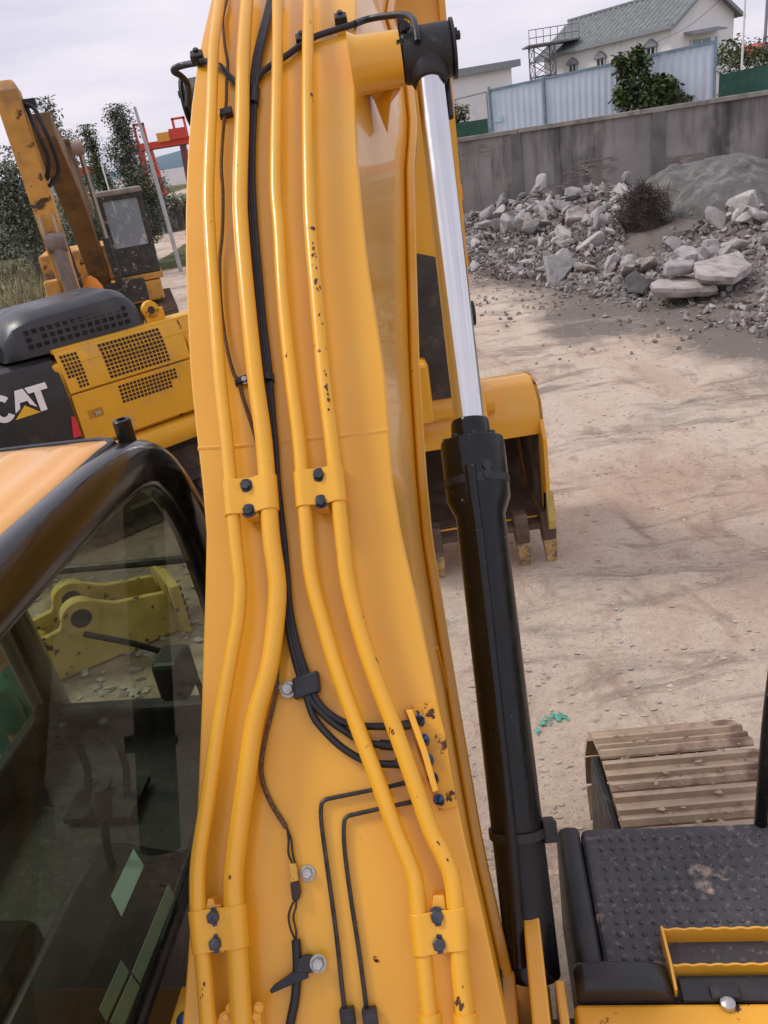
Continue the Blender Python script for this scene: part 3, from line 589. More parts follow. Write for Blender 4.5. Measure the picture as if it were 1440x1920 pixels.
slab(((1300, 490), (1385, 471), (1412, 492), (1378, 518), (1310, 512)), 0, .2, 'pale flat slab lying on top at the far right of the rubble', RC_, (0, -.1, 1), (17.2, 17.8, 17.2, 16.2, 16.2), 1.9)
slab(((1224, 528), (1262, 516), (1338, 519), (1346, 533), (1300, 541), (1225, 538)), 0, .2, 'long pale slab with broken edge below the flat slab', RC_, (0, -.15, 1), (16.2, 16.8, 16.6, 15.6, 15.4, 15.6), 1.2)
slab(((1022, 480), (1040, 474), (1084, 488), (1060, 518), (1040, 540), (1030, 530)), 0, .22, 'triangular slab standing on its point at the front of the heap', ROCKM[1], (.1, -.9, .35), (19.0, 19.1, 19.2, 18.6, 18.2, 18.3))
slab(((1094, 446), (1140, 418), (1148, 418), (1150, 446), (1120, 450)), 0, .25, 'pale wedge shaped slab leaning beside the twig heap', RC_, (0, -.55, .8), (21.4, 22, 22, 21.2, 21.1))
slab(((1172, 520), (1192, 505), (1222, 530), (1206, 548), (1178, 546)), 0, .2, 'dark flat slab tilted beside the long pale slab', M('dark_slab', (.09, .085, .08), .9, var=.2, bump=.4), (-.3, -.7, .6), (16.8, 17.2, 16.8, 16.2, 16.3), .6)
slab(((1245, 492), (1280, 478), (1305, 482), (1300, 496), (1250, 500)), 0, .2, 'slab stacked behind the two pale slabs', RA, (0, -.1, 1), (17.6, 18.2, 18.2, 17.4, 17.2), 2.2)
slab(((1262, 470), (1278, 458), (1304, 462), (1310, 476), (1285, 480)), 0, .25, 'rounded block sitting above the stacked slabs', RA, (0, -.4, .9), (18.6, 18.9, 18.9, 18.4, 18.3), 2.6)
slab(((1062, 392), (1085, 384), (1102, 392), (1098, 408), (1064, 408)), 0, .35, 'pale block at the very top of the rubble heap', RC_, (0, -.6, .7), (23.2, 23.6, 23.6, 23, 22.8))
# netted heap
NET = M('grey_dust_net', (.125, .118, .11), .95, var=.3, scale=1.5, dirt=((.20, .19, .18), 3.2, .50, .15, (1, 1, .5)), dirt2=((.07, .068, .06), 2.2, .53, .15), bump=1.0, bscale=9)
mc = atY(1328, 430, 22); V = []; F_ = []; na, nr = 56, 22
for j in range(nr+1):
    for i in range(na):
        a = 2*math.pi*i/na; r_ = j/nr; x = mc[0]+.25+math.cos(a)*2.3*r_; y = mc[1]-.1+math.sin(a)*2.9*r_; hh = 1.22*(1-r_**2.8)
        fold = 1+.05*math.sin(7*a+3*fbm(x, y, .8, 2))*r_+.06*fbm(x, y, .6, 7)
        V.append((x, y, gz(x, y)-.1+hh*max(.3, fold)+.025*fbm(x, y, 4, 3)))
for j in range(nr):
    for i in range(na): F_.append((j*na+i, j*na+(i+1) % na, (j+1)*na+(i+1) % na, (j+1)*na+i))
mb = MB(); mb.add(V, F_); tag(mb.build('netted_heap', NET, None, 70), 'large grey heap covered with dust net in front of the wall', 'heap')
# twig heap
random.seed(9); TW = M('dead_twigs', (.075, .058, .048), .95, var=.4, scale=5)
tc_ = atY(1205, 470, 20.5); tc_[2] = gz(tc_[0], tc_[1]); mb = MB()
for _ in range(1300):
    a = random.uniform(0, 6.28); r_ = random.random()*.66; p = tc_+[math.cos(a)*r_, math.sin(a)*r_*.7, random.random()*1.05*(1-r_*.4)]; d = nrm([random.gauss(0, .6), random.gauss(0, .5), random.gauss(.2, .7)]); l_ = random.uniform(.2, .6)
    mb.tube([p-d*l_/2, p+[random.uniform(-.06, .06)]*3, p+d*l_/2], [.006, .007, .0025], 4)
for a, b_ in (((1175, 440), (1140, 395)), ((1215, 395), (1245, 350)), ((1205, 410), (1170, 480)), ((1190, 450), (1165, 500))): mb.tube([atY(*a, 20.4), (atY(*a, 20.4)+atY(*b_, 20.2))/2+[.06, 0, .05], atY(*b_, 20.2)], [.016, .012, .005], 5)
tw_ = mb.build('twigs', TW); tag(tw_, 'dark tangle of dead twigs and roots beside the netted heap', 'twigs', None, 'stuff')
mb = MB(); V = []; F_ = []
for i in range(9):
    for j in range(24):
        a = 6.283*j/24; r_ = math.sin(math.pi*.5*i/8); V.append(tuple(tc_+np.array([math.cos(a)*.52*r_, math.sin(a)*.45*r_+.1, .70*math.cos(math.pi*.5*i/8)-.1])*(1+.45*noise.noise(Vector((i*.9, math.cos(a)*2, math.sin(a)*2))))))
for i in range(8):
    for j in range(24): F_.append((i*24+j, i*24+(j+1) % 24, (i+1)*24+(j+1) % 24, (i+1)*24+j))
mb.add(V, F_); tag(mb.build('root_ball', TW, None, 60), 'dark soil clod holding the dead twigs together', 'soil clod')
random.seed(4)
bush('weed_clump', atY(1325, 440, 20.3), .5, 380, 'green weeds growing at the foot of the netted heap', LG2, .10, .6)
bush('weed_clump', atY(1432, 420, 20), .5, 380, 'green weeds at the right edge beside the netted heap', LG2, .10, 1.0)
bush('weed_clump', atY(1165, 552, 16.6), .28, 160, 'small yellowish weed in front of the dark slab', M('leaf_yellow', (.22, .19, .05), .7, var=.4), .07, .4)
mb = MB(); mb.tube(spline([atY(1035, 380, 26), atY(1080, 368, 25.5), atY(1130, 382, 25), atY(1175, 400, 24)]), .03, 6); tag(mb.build('black_hose', RUB), 'black hose arching over the rubble against the wall', 'hose')
# pebbles on the yard
V = []; F_ = []
for k in range(2600):
    y = 2.8+random.random()**1.5*15; x = random.uniform(-.1*y, .6*y+.6)
    s_ = random.choice([.008, .012, .016, .022, .03]); vs_, fs_ = small[k % 8]; n0 = len(V); z = gz(x, y)
    V += [(v.x*s_*1.3+x, v.y*s_+y, v.z*s_*.6+z) for v in vs_]; F_ += [tuple(i+n0 for i in f) for f in fs_]
mb = MB(); mb.add(V, F_); o = mb.build('earth_clods', M('dry_earth_clod', (.50, .405, .31), .95, var=.35, scale=1.5), None, 0); tag(o, 'crumbs of dry earth scattered over the yard', 'earth', None, 'stuff')
V = []; F_ = []
for k in range(1500):
    y = 3+random.random()**1.6*17; x = random.uniform(-.15*y, .62*y+.6)
    s_ = random.choice([.006, .008, .011, .015, .022]); vs_, fs_ = small[k % 8]; n0 = len(V); z = gz(x, y)+s_*.3
    V += [(v.x*s_*1.3+x, v.y*s_+y, v.z*s_*.7+z) for v in vs_]; F_ += [tuple(i+n0 for i in f) for f in fs_]
for k in range(900):
    y = 3.2+random.random()*4; x = -random.uniform(.25, .85)*y; s_ = random.choice([.012, .02, .03, .045, .06]); vs_, fs_ = small[k % 8]; n0 = len(V); z = gz(x, y)+s_*.3
    V += [(v.x*s_*1.3+x, v.y*s_+y, v.z*s_*.7+z) for v in vs_]; F_ += [tuple(i+n0 for i in f) for f in fs_]
mb = MB(); mb.add(V, F_); o = mb.build('pebbles', ROCKM[2], None, 0); tag(o, 'loose pale pebbles strewn across the sandy yard', 'pebbles', None, 'stuff')
mb = MB(); c = atz(1030, 1352, 0)
for k in range(16):
    q = c+[random.uniform(-.09, .09)]*3*np.array([1, .5, 0])+[random.uniform(-.03, .03), random.uniform(-.05, .05), 0]; q[2] = gz(q[0], q[1])+.006
    mb.prism([q+[random.uniform(-.03, .03), random.uniform(-.04, .04), random.uniform(0, .012)] for _ in range(4)], (0, 0, .004))
tag(mb.build('green_scrap', M('green_plastic', (.10, .42, .32), .6, var=.2), None, 0), 'shred of bright green plastic lying on the sandy ground', 'litter')

# ================================================================== TRACK BUILDER
def shoe_mesh(wd, pitch, mat, name='track_shoe'):
    mb = MB(); hp_ = pitch/2
    prof = [(-hp_+.004, 0), (hp_-.004, 0), (hp_-.004, .012), (hp_*.62, .014), (hp_*.55, .042), (hp_*.40, .042), (hp_*.32, .014), (-.10*hp_, .014), (-.16*hp_, .038), (-.30*hp_, .038), (-.36*hp_, .014), (-hp_*.60, .014), (-hp_*.68, .036), (-hp_*.82, .036), (-hp_+.004, .012)]
    mb.prism([(-wd/2, y, z) for y, z in prof], (wd, 0, 0)); me = bpy.data.meshes.new(name); me.from_pydata(mb.v, [], mb.f); me.materials.append(mat)
    bm = bmesh.new(); bm.from_mesh(me); bmesh.ops.recalc_face_normals(bm, faces=bm.faces); bm.to_mesh(me); bm.free(); return me
def track(root, F, x, y0, y1, z1, wd, mat, fmat, pitch=.171, vis=lambda p: True):
    """one crawler: belt of shoes round a frame, part of its excavator"""
    r_ = z1/2-.04; zc = z1/2; me = shoe_mesh(wd, pitch, mat); L_ = (y1-y0)-2*r_; per = 2*L_+2*math.pi*r_; n = int(per/pitch); pt = per/n
    mb = MB(); fbox(mb, F, x-wd*.28, x+wd*.28, y0+r_, y1-r_, zc-r_*.45, zc+r_*.55)
    part = mb.build('crawler', fmat, root, 0, .01)
    for yy in (y0+r_, y1-r_):
        mb = MB(); mb.lathe(F(x-wd*.2, yy, zc), F.r, [(0, r_*.3), (0, r_*.93), (wd*.1, r_*.96), (wd*.3, r_*.96), (wd*.4, r_*.93), (wd*.4, r_*.3)], 28); mb.lathe(F(x-wd*.3, yy, zc), F.r, [(0, .02), (0, r_*.4), (wd*.6, r_*.4), (wd*.6, .02)], 18); mb.build('wheel', fmat, part)
    mb = MB()
    for k in range(6):
        yy = y0+r_+L_*(k+.5)/6; mb.lathe(F(x-wd*.3, yy, .2), F.r, [(0, .02), (0, .1), (wd*.6, .1), (wd*.6, .02)], 14)
    mb.build('roller', fmat, part)
    for k in range(n):
        s_ = k*pt
        if s_ < L_: y, z, a = y0+r_+s_, zc+r_, 0
        elif s_ < L_+math.pi*r_: t_ = (s_-L_)/r_; y, z, a = y1-r_+math.sin(t_)*r_, zc+math.cos(t_)*r_, -t_
        elif s_ < 2*L_+math.pi*r_: y, z, a = y1-r_-(s_-L_-math.pi*r_), zc-r_, math.pi
        else: t_ = (s_-2*L_-math.pi*r_)/r_; y, z, a = y0+r_-math.sin(t_)*r_, zc-math.cos(t_)*r_, math.pi-t_
        if z < zc-r_*.9 and k % 2: pass
        p = F(x, y, z); tdir = F.f*math.cos(a)+F.z*math.sin(a); ndir = -F.f*math.sin(a)+F.z*math.cos(a)
        o = bpy.data.objects.new('track_shoe', me); COL.objects.link(o)
        o.matrix_basis = Matrix(((F.r[0], tdir[0], ndir[0], p[0]), (F.r[1], tdir[1], ndir[1], p[1]), (F.r[2], tdir[2], ndir[2], p[2]), (0, 0, 0, 1)))
        o.parent = part
    return part

# ================================================================== OLD EXCAVATOR (far left)
FO = Frame((-5.72, 19.2, 0), 180-13.5)        # local y = its front, local +x = our left
ex2 = thing('old_excavator', FO(0, 0, 0), 'rusty old excavator with grimy cab and raised arm at the far left', 'excavator')
track(ex2, FO, 1.2, -2.0, 2.1, .95, .6, SHOEO, MUD); track(ex2, FO, -1.2, -2.0, 2.1, .95, .6, SHOEO, MUD)
mb = MB(); fbox(mb, FO, -1.3, 1.3, -2.6, 1.0, 1.05, 1.5); fbox(mb, FO, -1.3, 1.3, -2.6, -.6, 1.5, 2.3); mb.build('body', YELO, ex2, 0, .05)
mb = MB(); fbox(mb, FO, -.8, .8, -.8, .8, .45, 1.05); mb.build('undercarriage', MUD, ex2, 0, .03)
# cab
cx0, cx1, cy0, cy1, cz0, cz1 = -1.36, -.40, -.55, .95, 1.66, 3.42
GRIM = M('grimy_cab_paint', (.06, .055, .048), .85, var=.35, scale=8, dirt=((.36, .34, .31), 9, .60, .05))
mb = MB(); fbox(mb, FO, cx0, cx1, cy0, cy1, cz0, cz0+.62); cab2 = mb.build('cab', GRIM, ex2, 0, .04)
mb = MB(); fbox(mb, FO, cx0-.02, cx1+.02, cy0, cy1+.03, cz0-.14, cz0-.002); mb.build('floor_rail', YELO, cab2, 0, .02)
for xx in (cx0+.05, cx1-.05):
    for yy in (cy0+.05, cy1-.05): mb = MB(); fbox(mb, FO, xx-.06, xx+.06, yy-.06, yy+.06, cz0+.6, cz1-.05); mb.build('pillar', GRIM, cab2, 0, .02)
mb = MB(); fbox(mb, FO, cx0-.03, cx1+.03, cy0-.02, cy1+.06, cz1-.06, cz1+.05); mb.build('roof', M('dusty_roof', (.30, .25, .22), .9, var=.3, scale=4), cab2, 0, .03)
mb = MB(); fbox(mb, FO, cx0-.01, cx1+.01, cy1-.02, cy1+.03, cz1-.16, cz1-.062); mb.build('visor', GRIM, cab2, 0, .01)
mb = MB(); fbox(mb, FO, cx0+.11, cx1-.11, cy1-.03, cy1-.015, cz0+.62, cz1-.16); mb.build('windscreen', GLSO, cab2, 0)
mb = MB(); fbox(mb, FO, cx0+.01, cx0+.02, cy0+.11, cy1-.11, cz0+.62, cz1-.1); mb.build('side_window', GLSO, cab2, 0)
mb = MB(); fbox(mb, FO, cx0+.2, cx1-.2, cy0+.1, cy0+.25, cz0+.62, cz1-.45); fbox(mb, FO, cx0+.2, cx1-.2, cy0+.2, cy0+.7, cz0+.6, cz0+.72); mb.build('seat', SEAT, cab2, 0, .06)
mb = MB(); cst = FO((cx0+cx1)/2, cy1-.35, cz0+.95); mb.tube([cst+.2*(math.cos(a)*FO.r+math.sin(a)*(FO.z*.6+FO.f*.5)) for a in np.linspace(0, 6.283, 20)], .02, 6); mb.tube([cst, FO((cx0+cx1)/2, cy1-.2, cz0+.6)], .03, 6); mb.build('steering_wheel', PLAS, cab2)
mb = MB(); mb.tube([FO(cx1+.05, cy1+.02, cz0+.5), FO(cx1+.07, cy1+.08, cz1-.6)], .018, 6); mb.tube([FO(cx0-.06, cy1-.1, cz1-.3), FO(cx0-.06, cy1-.1, cz0+.9)], .02, 6); mb.build('handrail', GRIM, cab2)
# boom (seen from the front, shaded underside) and stick
def beam(mb, F, pts, w0):
    rings = []
    for i, (y, z, h) in enumerate(pts):
        a = pts[max(i-1, 0)]; b_ = pts[min(i+1, len(pts)-1)]; t_ = nrm([b_[0]-a[0], b_[1]-a[1]]); n_ = (-t_[1], t_[0])
        rings.append([F(sx*w0, y+n_[0]*sz*h/2, z+n_[1]*sz*h/2) for sx, sz in ((-1, -1), (1, -1), (1, 1), (-1, 1))])
    mb.loft(rings)
BRN = M('shaded_boom_paint', (.22, .115, .04), .65, var=.3, scale=1.6, dirt=((.06, .04, .03), 2.0, .53, .2))  # brown paints the shade on the boom's underside into its base colour
mb = MB(); beam(mb, FO, [(.4, 1.65, .6), (1.3, 2.9, .85), (2.1, 3.6, .9), (3.1, 4.05, .7), (5.0, 4.6, .4)], .21); bo = mb.build('boom', BRN, ex2, 0, .02)
mb = MB(); beam(mb, FO, [(1.0, 3.1, .03), (1.72, 4.02, .03), (2.9, 4.48, .03)], .28); mb.build('boom_top_plate', M('pale_boom_plate', (.42, .34, .29), .7, var=.2), bo, 0)
mb = MB(); mb.tube([FO(-.42, 1.3, 1.35), FO(-.42, 2.0, 2.6)], .085, 12); mb.tube([FO(.42, 1.3, 1.35), FO(.42, 2.0, 2.6)], .085, 12); mb.build('boom_cylinder', GRIM, bo)
mb = MB(); mb.tube([FO(-.42, 2.0, 2.6), FO(-.42, 2.7, 4.2)], .05, 12); mb.tube([FO(.42, 2.0, 2.6), FO(.42, 2.7, 4.2)], .05, 12); mb.build('cylinder_rod', ZINC, bo)
mb = MB(); mb.lathe(FO(-.5, 2.75, 4.3), FO.r, [(0, .02), (0, .13), (.2, .13), (.2, .02)], 16); mb.build('pin_boss', M('boss', (.35, .26, .2), .7), bo)
# stick: hangs from the boom tip
mb = MB()
rings = []
for z, y, hw, hd in ((5.25, 5.25, .13, .15), (5.10, 5.25, .18, .30), (4.2, 5.1, .175, .30), (3.0, 5.0, .165, .26), (1.35, 4.9, .14, .18)): rings.append([FO(sx*hw+.30, y+sy*hd, z) for sx, sy in ((-1, -1), (1, -1), (1, 1), (-1, 1))])
mb.loft(rings); st2 = mb.build('stick', YELO, ex2, 0, .015)
mb = MB(); mb.tube([FO(.26, 5.36, 2.75), FO(.22, 5.36, 1.0)], [.12, .12], 14); mb.lathe(FO(.11, 5.35, 2.85), FO.r, [(0, .05), (0, .16), (.3, .16), (.3, .05)], 14); mb.build('bucket_cylinder', M('dusty_cylinder', (.20, .155, .13), .7, var=.3, scale=5), st2)
mb = MB(); [mb.tube([FO(x_, 5.40, 3.3), FO(x_, 5.38, 2.7)], .022, 8) for x_ in (.18, .40)]; mb.build('steel_line', M('pale_line', (.45, .38, .30), .6), st2)
mb = MB(); mb.tube(spline([FO(.08, 5.3, 4.9), FO(-.04, 5.42, 4.8), FO(-.10, 5.45, 4.5), FO(-.13, 5.35, 4.2), FO(-.10, 5.2, 3.9), FO(.12, 5.15, 3.7)]), .035, 8); mb.tube(spline([FO(.08, 5.3, 4.85), FO(.03, 5.4, 4.5), FO(.0, 5.3, 4.1), FO(.12, 5.2, 3.8)]), .035, 8); mb.box(FO(.05, 5.15, 4.92), (.12, .1, .06), FO.ax); mb.build('hose', RUB, bo)
mb = MB(); fbox(mb, FO, .42, .68, 4.9, 5.2, 1.75, 2.25); mb.build('link_plate', YELO, st2, 0, .03)
mb = MB(); fbox(mb, FO, -.30, -.02, 5.1, 5.25, .85, 1.05); mb.build('link_plate', YELO, st2, 0, .03)
mb = MB(); fbox(mb, FO, -.95, .5, 1.0, 1.1, 1.12, 1.6); mb.build('front_frame', GRIM, ex2, 0, .02)
mb = MB(); c = atY(172, 540, 14.2); mb.loft([[c+np.array([math.cos(a)*r_*1.0, math.sin(a)*r_*.5, z+.25*math.cos(a)*r_]) for a in np.linspace(0, 6.283, 14, endpoint=False)] for z, r_ in ((-.22, .18), (-.05, .20), (.10, .13), (.2, .04))]); tag(mb.build('hard_hat', M('orange_plastic', (.80, .26, .02), .45)), 'bright orange plastic cover in front of the old excavator', 'cover')

# ================================================================== YELLOW EXCAVATOR WITH BLACK COUNTERWEIGHT (left)
FC = Frame((-2.32, 8.34, 0), 52.5-90)          # r = along the side (to its front), f = away from us
FC.r = np.array([math.sin(math.radians(52.5)), math.cos(math.radians(52.5)), 0]); FC.f = np.array([-FC.r[1], FC.r[0], 0]); FC.ax = [FC.r, FC.f, FC.z]
ex3 = thing('parked_excavator', FC(0, 1.3, 0), 'yellow excavator with black counterweight and slotted black hood parked at left', 'excavator')
track(ex3, FC, 0, 0, 0.01+2.2, .95, .6, MUD, MUD) if False else None
FT = Frame(FC(.4, .35, 0), 52.5); track(ex3, FT, 0, -1.7, 2.3, .95, .6, M('muddy_shoe', (.11, .085, .07), .9, var=.4, scale=6, bump=.3), MUD)
FT2 = Frame(FC(.4, 2.4, 0), 52.5); track(ex3, FT2, 0, -1.7, 2.3, .95, .6, MATS['muddy_shoe'], MUD)
def cprism(mb, poly, d0, d1): return mb.prism([FC(s, d0, z) for s, z in poly], FC.f*(d1-d0))
mb = MB(); fbox(mb, FC, -.9, .30, .05, 2.6, 1.12, 2.05); fbox(mb, FC, .31, 2.3, .05, .34, 1.12, 2.05); body = mb.build('body', YELC, ex3, 0, .03)
# body side is a curved shell: rounded shoulder to the roof line
def shell(s0, s1, z0, z1, name, mat, parent, sh=0., bev=.008):
    """side panel following the shoulder: flat up to 1.75, leaning in above"""
    mb = MB(); zs = np.linspace(z0, z1, 9)
    def dep(z): return .0 if z < 1.72 else ((z-1.72)/.45)**2*.13
    mb.loft([[FC(s_, dep(z)-sh, z) for z in zs]+[FC(s_, dep(z)-sh+.03, z) for z in reversed(zs)] for s_ in np.linspace(s0, s1, 2)]); return mb.build(name, mat, parent, 35, bev)
side_dep = lambda z: .0 if z < 1.72 else ((z-1.72)/.45)**2*.13
shell(-.83, .565, 1.735, 2.16, 'upper_panel', YELC, body); shell(-.83, .565, 1.16, 1.715, 'lower_panel', YELC, body); shell(.585, 2.2, 1.16, 2.16, 'front_panel', YELC, body)
mb = MB(); mb.prism([FC(-.84, .12, 2.13), FC(2.2, .12, 2.13), FC(2.2, .36, 2.13), FC(.34, .36, 2.13), FC(.34, 2.5, 2.13), FC(-.84, 2.5, 2.13)], (0, 0, .05)); mb.build('deck', YELC, body, 0, .02)
mb = MB(); mb.loft([[FC(s_, d, z) for d, z in ((-.06, 1.10), (-.10, 1.04), (-.10, .94), (-.05, .86), (.3, .86), (.3, 1.12))] for s_ in (-.5, 2.3)]); mb.build('bottom_rail', YELC, body, 40, .01)
# grilles: flat dark patches on the panel paint the shade inside the openings
HOLE = M('grille_shade', (.035, .02, .014), .9, var=.4, scale=12)
def grille(poly, s0, s1, z0, z1, ns, nz, skip=lambda i, j: False):
    g = MB()
    for i in range(ns):
        for j in range(nz):
            if skip(i, j): continue
            a0 = s0+(s1-s0)*i/ns; a1 = s0+(s1-s0)*(i+1)/ns; b0 = z0+(z1-z0)*j/nz; b1 = z0+(z1-z0)*(j+1)/nz; w_ = .0065
            zc = (b0+b1)/2; q = [(a0+w_, b0+w_), (a1-w_, b0+w_), (a1-w_, b1-w_), (a0+w_, b1-w_)]
            g.prism([FC(s_, side_dep(z)-(.004 if z < 1.9 else .009), z) for s_, z in q], FC.f*.003)
    o = g.build('grille_openings', HOLE, body, 0); o['kind'] = 'stuff'; return o
grille(None, -.385, .325, 1.765, 2.13, 16, 9); grille(None, -.80, -.61, 1.765, 2.12, 5, 9, lambda i, j: i < 2 and j < 3); grille(None, -.335, .355, 1.475, 1.68, 16, 5, lambda i, j: i > 13 and j < 2)
mb = MB(); mb.prism([FC(-.72, -.004, 1.43), FC(-.56, -.004, 1.43), FC(-.56, -.004, 1.52), FC(-.72, -.004, 1.52)], FC.f*.003); mb.build('latch_recess', M('latch_shade', (.50, .24, .02), .5), body, 0)
mb = MB(); mb.box(FC(-.625, -.012, 1.47), (.03, .01, .022), FC.ax); mb.build('latch', ZINC, body, 0, .004)
# counterweight: rounded black block
mb = MB(); rings = []
for s_, k in ((-.86, 0), (-1.6, 0), (-1.95, .05), (-2.25, .25), (-2.42, .7), (-2.5, 1.3)):
    ring = [(k, .95), (k-.012, 1.15), (k-.012, 1.70), (k+.035, 1.95), (k+.12, 2.09), (k+.22, 2.12), (2.6-k, 2.12), (2.6-k, .95)]
    rings.append([FC(s_, d, z) for d, z in ring])
mb.loft(rings); cw = mb.build('counterweight', M('black_counterweight', (.020, .018, .019), .4, var=.25, scale=3, dirt=((.08, .07, .065), 5, .6, .3)), ex3, 40, .02)
mb = MB(); mb.prism([FC(-.885, -.022, 1.30), FC(-.862, -.022, 1.30), FC(-.862, -.022, 1.50), FC(-.90, -.022, 1.53), FC(-.95, -.022, 1.30)], FC.f*.006); mb.build('red_marking', RED, cw, 0)
def lz(s, z): return FC(s, side_dep(z)-.0205 if z > 1.72 else -.0205, z)
LT = -1.60
def letter(polys, mat):
    for poly in polys:
        mb = MB(); mb.prism([lz(s, z) for s, z in poly], FC.f*.004); mb.build('lettering', mat, cw, 0)
zb0, zt0 = 1.665, 1.925
def arc(cx, cz, rx, rz, a0, a1, n=10): return [(cx+rx*math.cos(math.radians(a)), cz+rz*math.sin(math.radians(a))) for a in np.linspace(a0, a1, n)]
C_ = arc(-1.50, 1.795, .115, .135, 40, 320, 18)+list(reversed(arc(-1.50, 1.795, .052, .078, 40, 320, 18)))
mb = MB(); n_ = 18
P0 = [lz(*p) for p in C_[:n_]]; P1 = [lz(*p) for p in reversed(C_[n_:])]
mb.loft([[a, b_, b_+FC.f*.004, a+FC.f*.004] for a, b_ in zip(P0, P1)]); mb.build('lettering', WHITE, cw, 0)
letter([[(-1.40, zb0+.055), (-1.335, zt0), (-1.255, zt0), (-1.185, zb0+.055), (-1.245, zb0+.10), (-1.255, zb0+.14), (-1.33, zb0+.14), (-1.345, zb0+.085)]], WHITE)
letter([[(-1.238, zt0), (-1.03, zt0), (-1.03, zt0-.06), (-1.10, zt0-.06), (-1.10, zb0), (-1.165, zb0), (-1.165, zt0-.06), (-1.22, zt0-.06)]], WHITE)
YT = M('logo_yellow', (.80, .48, .03), .5)
letter([[(-1.42, zb0-.005), (-1.295, zb0+.105), (-1.17, zb0-.005)]], YT)
# hood
HOODM = M('grey_black_hood', (.030, .031, .036), .36, var=.15, scale=2, dirt=((.10, .095, .09), 3, .55, .4))
mb = MB(); rings = []
for s_, zt, d0, d1 in ((-1.28, 2.16, .30, 1.2), (-1.24, 2.34, .26, 1.25), (-1.10, 2.50, .22, 1.3), (-.9, 2.57, .20, 1.32), (0.0, 2.60, .20, 1.32), (.12, 2.56, .22, 1.3), (.22, 2.44, .25, 1.25), (.28, 2.16, .30, 1.2)):
    h_ = zt-2.15; ring = []
    for d, f_ in ((d0-.02, 0), (d0, .55), (d0+.05, .82), (d0+.16, .97), (d0+.35, 1.0), (d1-.35, 1.0), (d1-.16, .97), (d1-.05, .8), (d1, .5), (d1+.02, 0)): ring.append(FC(s_, d, 2.15+h_*f_))
    rings.append(ring)
mb.loft(rings); hood = mb.build('hood', HOODM, ex3, 45, .015)
SLOT = M('slot_shade', (.004, .004, .004), .8)  # shade inside the slots, painted as black patches on the hood
for j, z in enumerate((2.255, 2.325, 2.395)):
    for i in range(14):
        if j == 1 and i in (1,): continue
        s0 = -1.02+i*.08; g = MB()
        g.prism([FC(s_, .185+.02*(z_-2.2)/.2+(0 if z_ < 2.38 else (z_-2.38)*.25)-.006, z_) for s_, z_ in ((s0, z-.02), (s0+.05, z-.02), (s0+.05, z+.022), (s0, z+.022))], FC.f*.008); g.build('slot', SLOT, hood, 0)
mb = MB(); mb.lathe(FC(-1.75, .55, 2.22), FC.r, [(0, .02), (0, .16), (.03, .19), (.34, .19), (.37, .16), (.37, .02)], 22); mb.lathe(FC(-1.6, .55, 2.12), FC.z, [(0, .1), (.1, .1)], 12); mb.build('air_cleaner', PLAS, ex3)
mb = MB(); mb.loft([[FC(s_, d, z) for d, z in ((.9, 2.12), (.95, 2.12+h_*.8), (1.1, 2.12+h_), (1.8, 2.12+h_), (2.0, 2.12))] for s_, h_ in ((-2.3, .1), (-2.2, .3), (-1.3, .42), (-1.1, .3))]); mb.build('rear_cover', HOODM, ex3, 45, .02)
mb = MB(); mb.lathe(FC(.36, .24, 2.30), FC.f, [(0, .035), (0, .095), (.04, .10), (.05, .10), (.05, .035)], 22); fbox(mb, FC, .28, .5, .24, .30, 2.17, 2.30); mb.build('lifting_lug', YELC, ex3)
mb = MB(); mb.lathe(FC(.36, .232, 2.30), FC.f, [(0, .005), (0, .04), (.02, .04), (.02, .005)], 14); mb.build('lug_eye', MUD, ex3)
# its cab and boom are mostly hidden behind the foreground boom
mb = MB(); fbox(mb, FC, 2.1, 3.5, 1.5, 2.5, 1.2, 2.9); mb.build('cab', PLAS, ex3, 0, .08)
mb = MB(); beam(mb, Frame(FC(1.6, 1.1, 0), 52.5), [(0, 1.7, .5), (1.0, 2.5, .6), (1.6, 2.5, .5)], .25); mb.build('boom', YELC, ex3, 0, .02)

# ================================================================== FOREGROUND EXCAVATOR
FU = Frame((-.22, 1.9, 0), 8.5)
EX = thing('excavator', FU(0, -.4, 0), 'yellow excavator in the foreground seen along its own boom from the deck', 'excavator')
# boom profile (Y, Z) of its top plate
PY = np.array([-1, .5, 1.0, 1.6, 2.2, 2.5, 2.8, 2.97, 3.18, 3.52, 4.2, 5.0, 6.2, 7]); PZ = np.array([-.17, 1.33, 1.83, 2.43, 3.04, 3.345, 3.63, 3.79, 3.96, 4.17, 4.52, 4.85, 5.15, 5.2])
_y = np.linspace(-1, 7, 400); _z = np.interp(_y, PY, PZ)
_k = np.exp(-np.linspace(-2, 2, 19)**2); _k /= _k.sum(); _zs = np.convolve(np.pad(_z, 9, 'reflect', reflect_type='odd'), _k, 'valid')
def bz(y): return float(np.interp(y, _y, _zs))
def bslope(y): return math.atan2(bz(y+.05)-bz(y-.05), .1)
def hit(px, py, h=0.):
    v = ray(px, py)
    def g(t):
        p = CAM+v*t; return (p[2]-bz(p[1]))*math.cos(bslope(p[1]))-h
    a = .9
    while g(a) > 0 and a < 5: a += .02
    lo, hi = a-.02, a
    for _ in range(25):
        m_ = (lo+hi)/2
        if g(m_) > 0: lo = m_
        else: hi = m_
    return CAM+v*lo
def bn(p): s_ = bslope(p[1]); return np.array([0, -math.sin(s_), math.cos(s_)])
def bt_(p): s_ = bslope(p[1]); return np.array([0, math.cos(s_), math.sin(s_)])
EY = [-60, 0, 100, 200, 300, 400, 500, 600, 700, 800, 900, 1000, 1100, 1200, 1300, 1400, 1500, 1600, 1700, 1800, 1900, 2050]
EL = [412, 395, 372, 358, 350, 347, 347, 351, 356, 366, 378, 386, 384, 381, 378, 374, 370, 364, 358, 351, 343, 330]
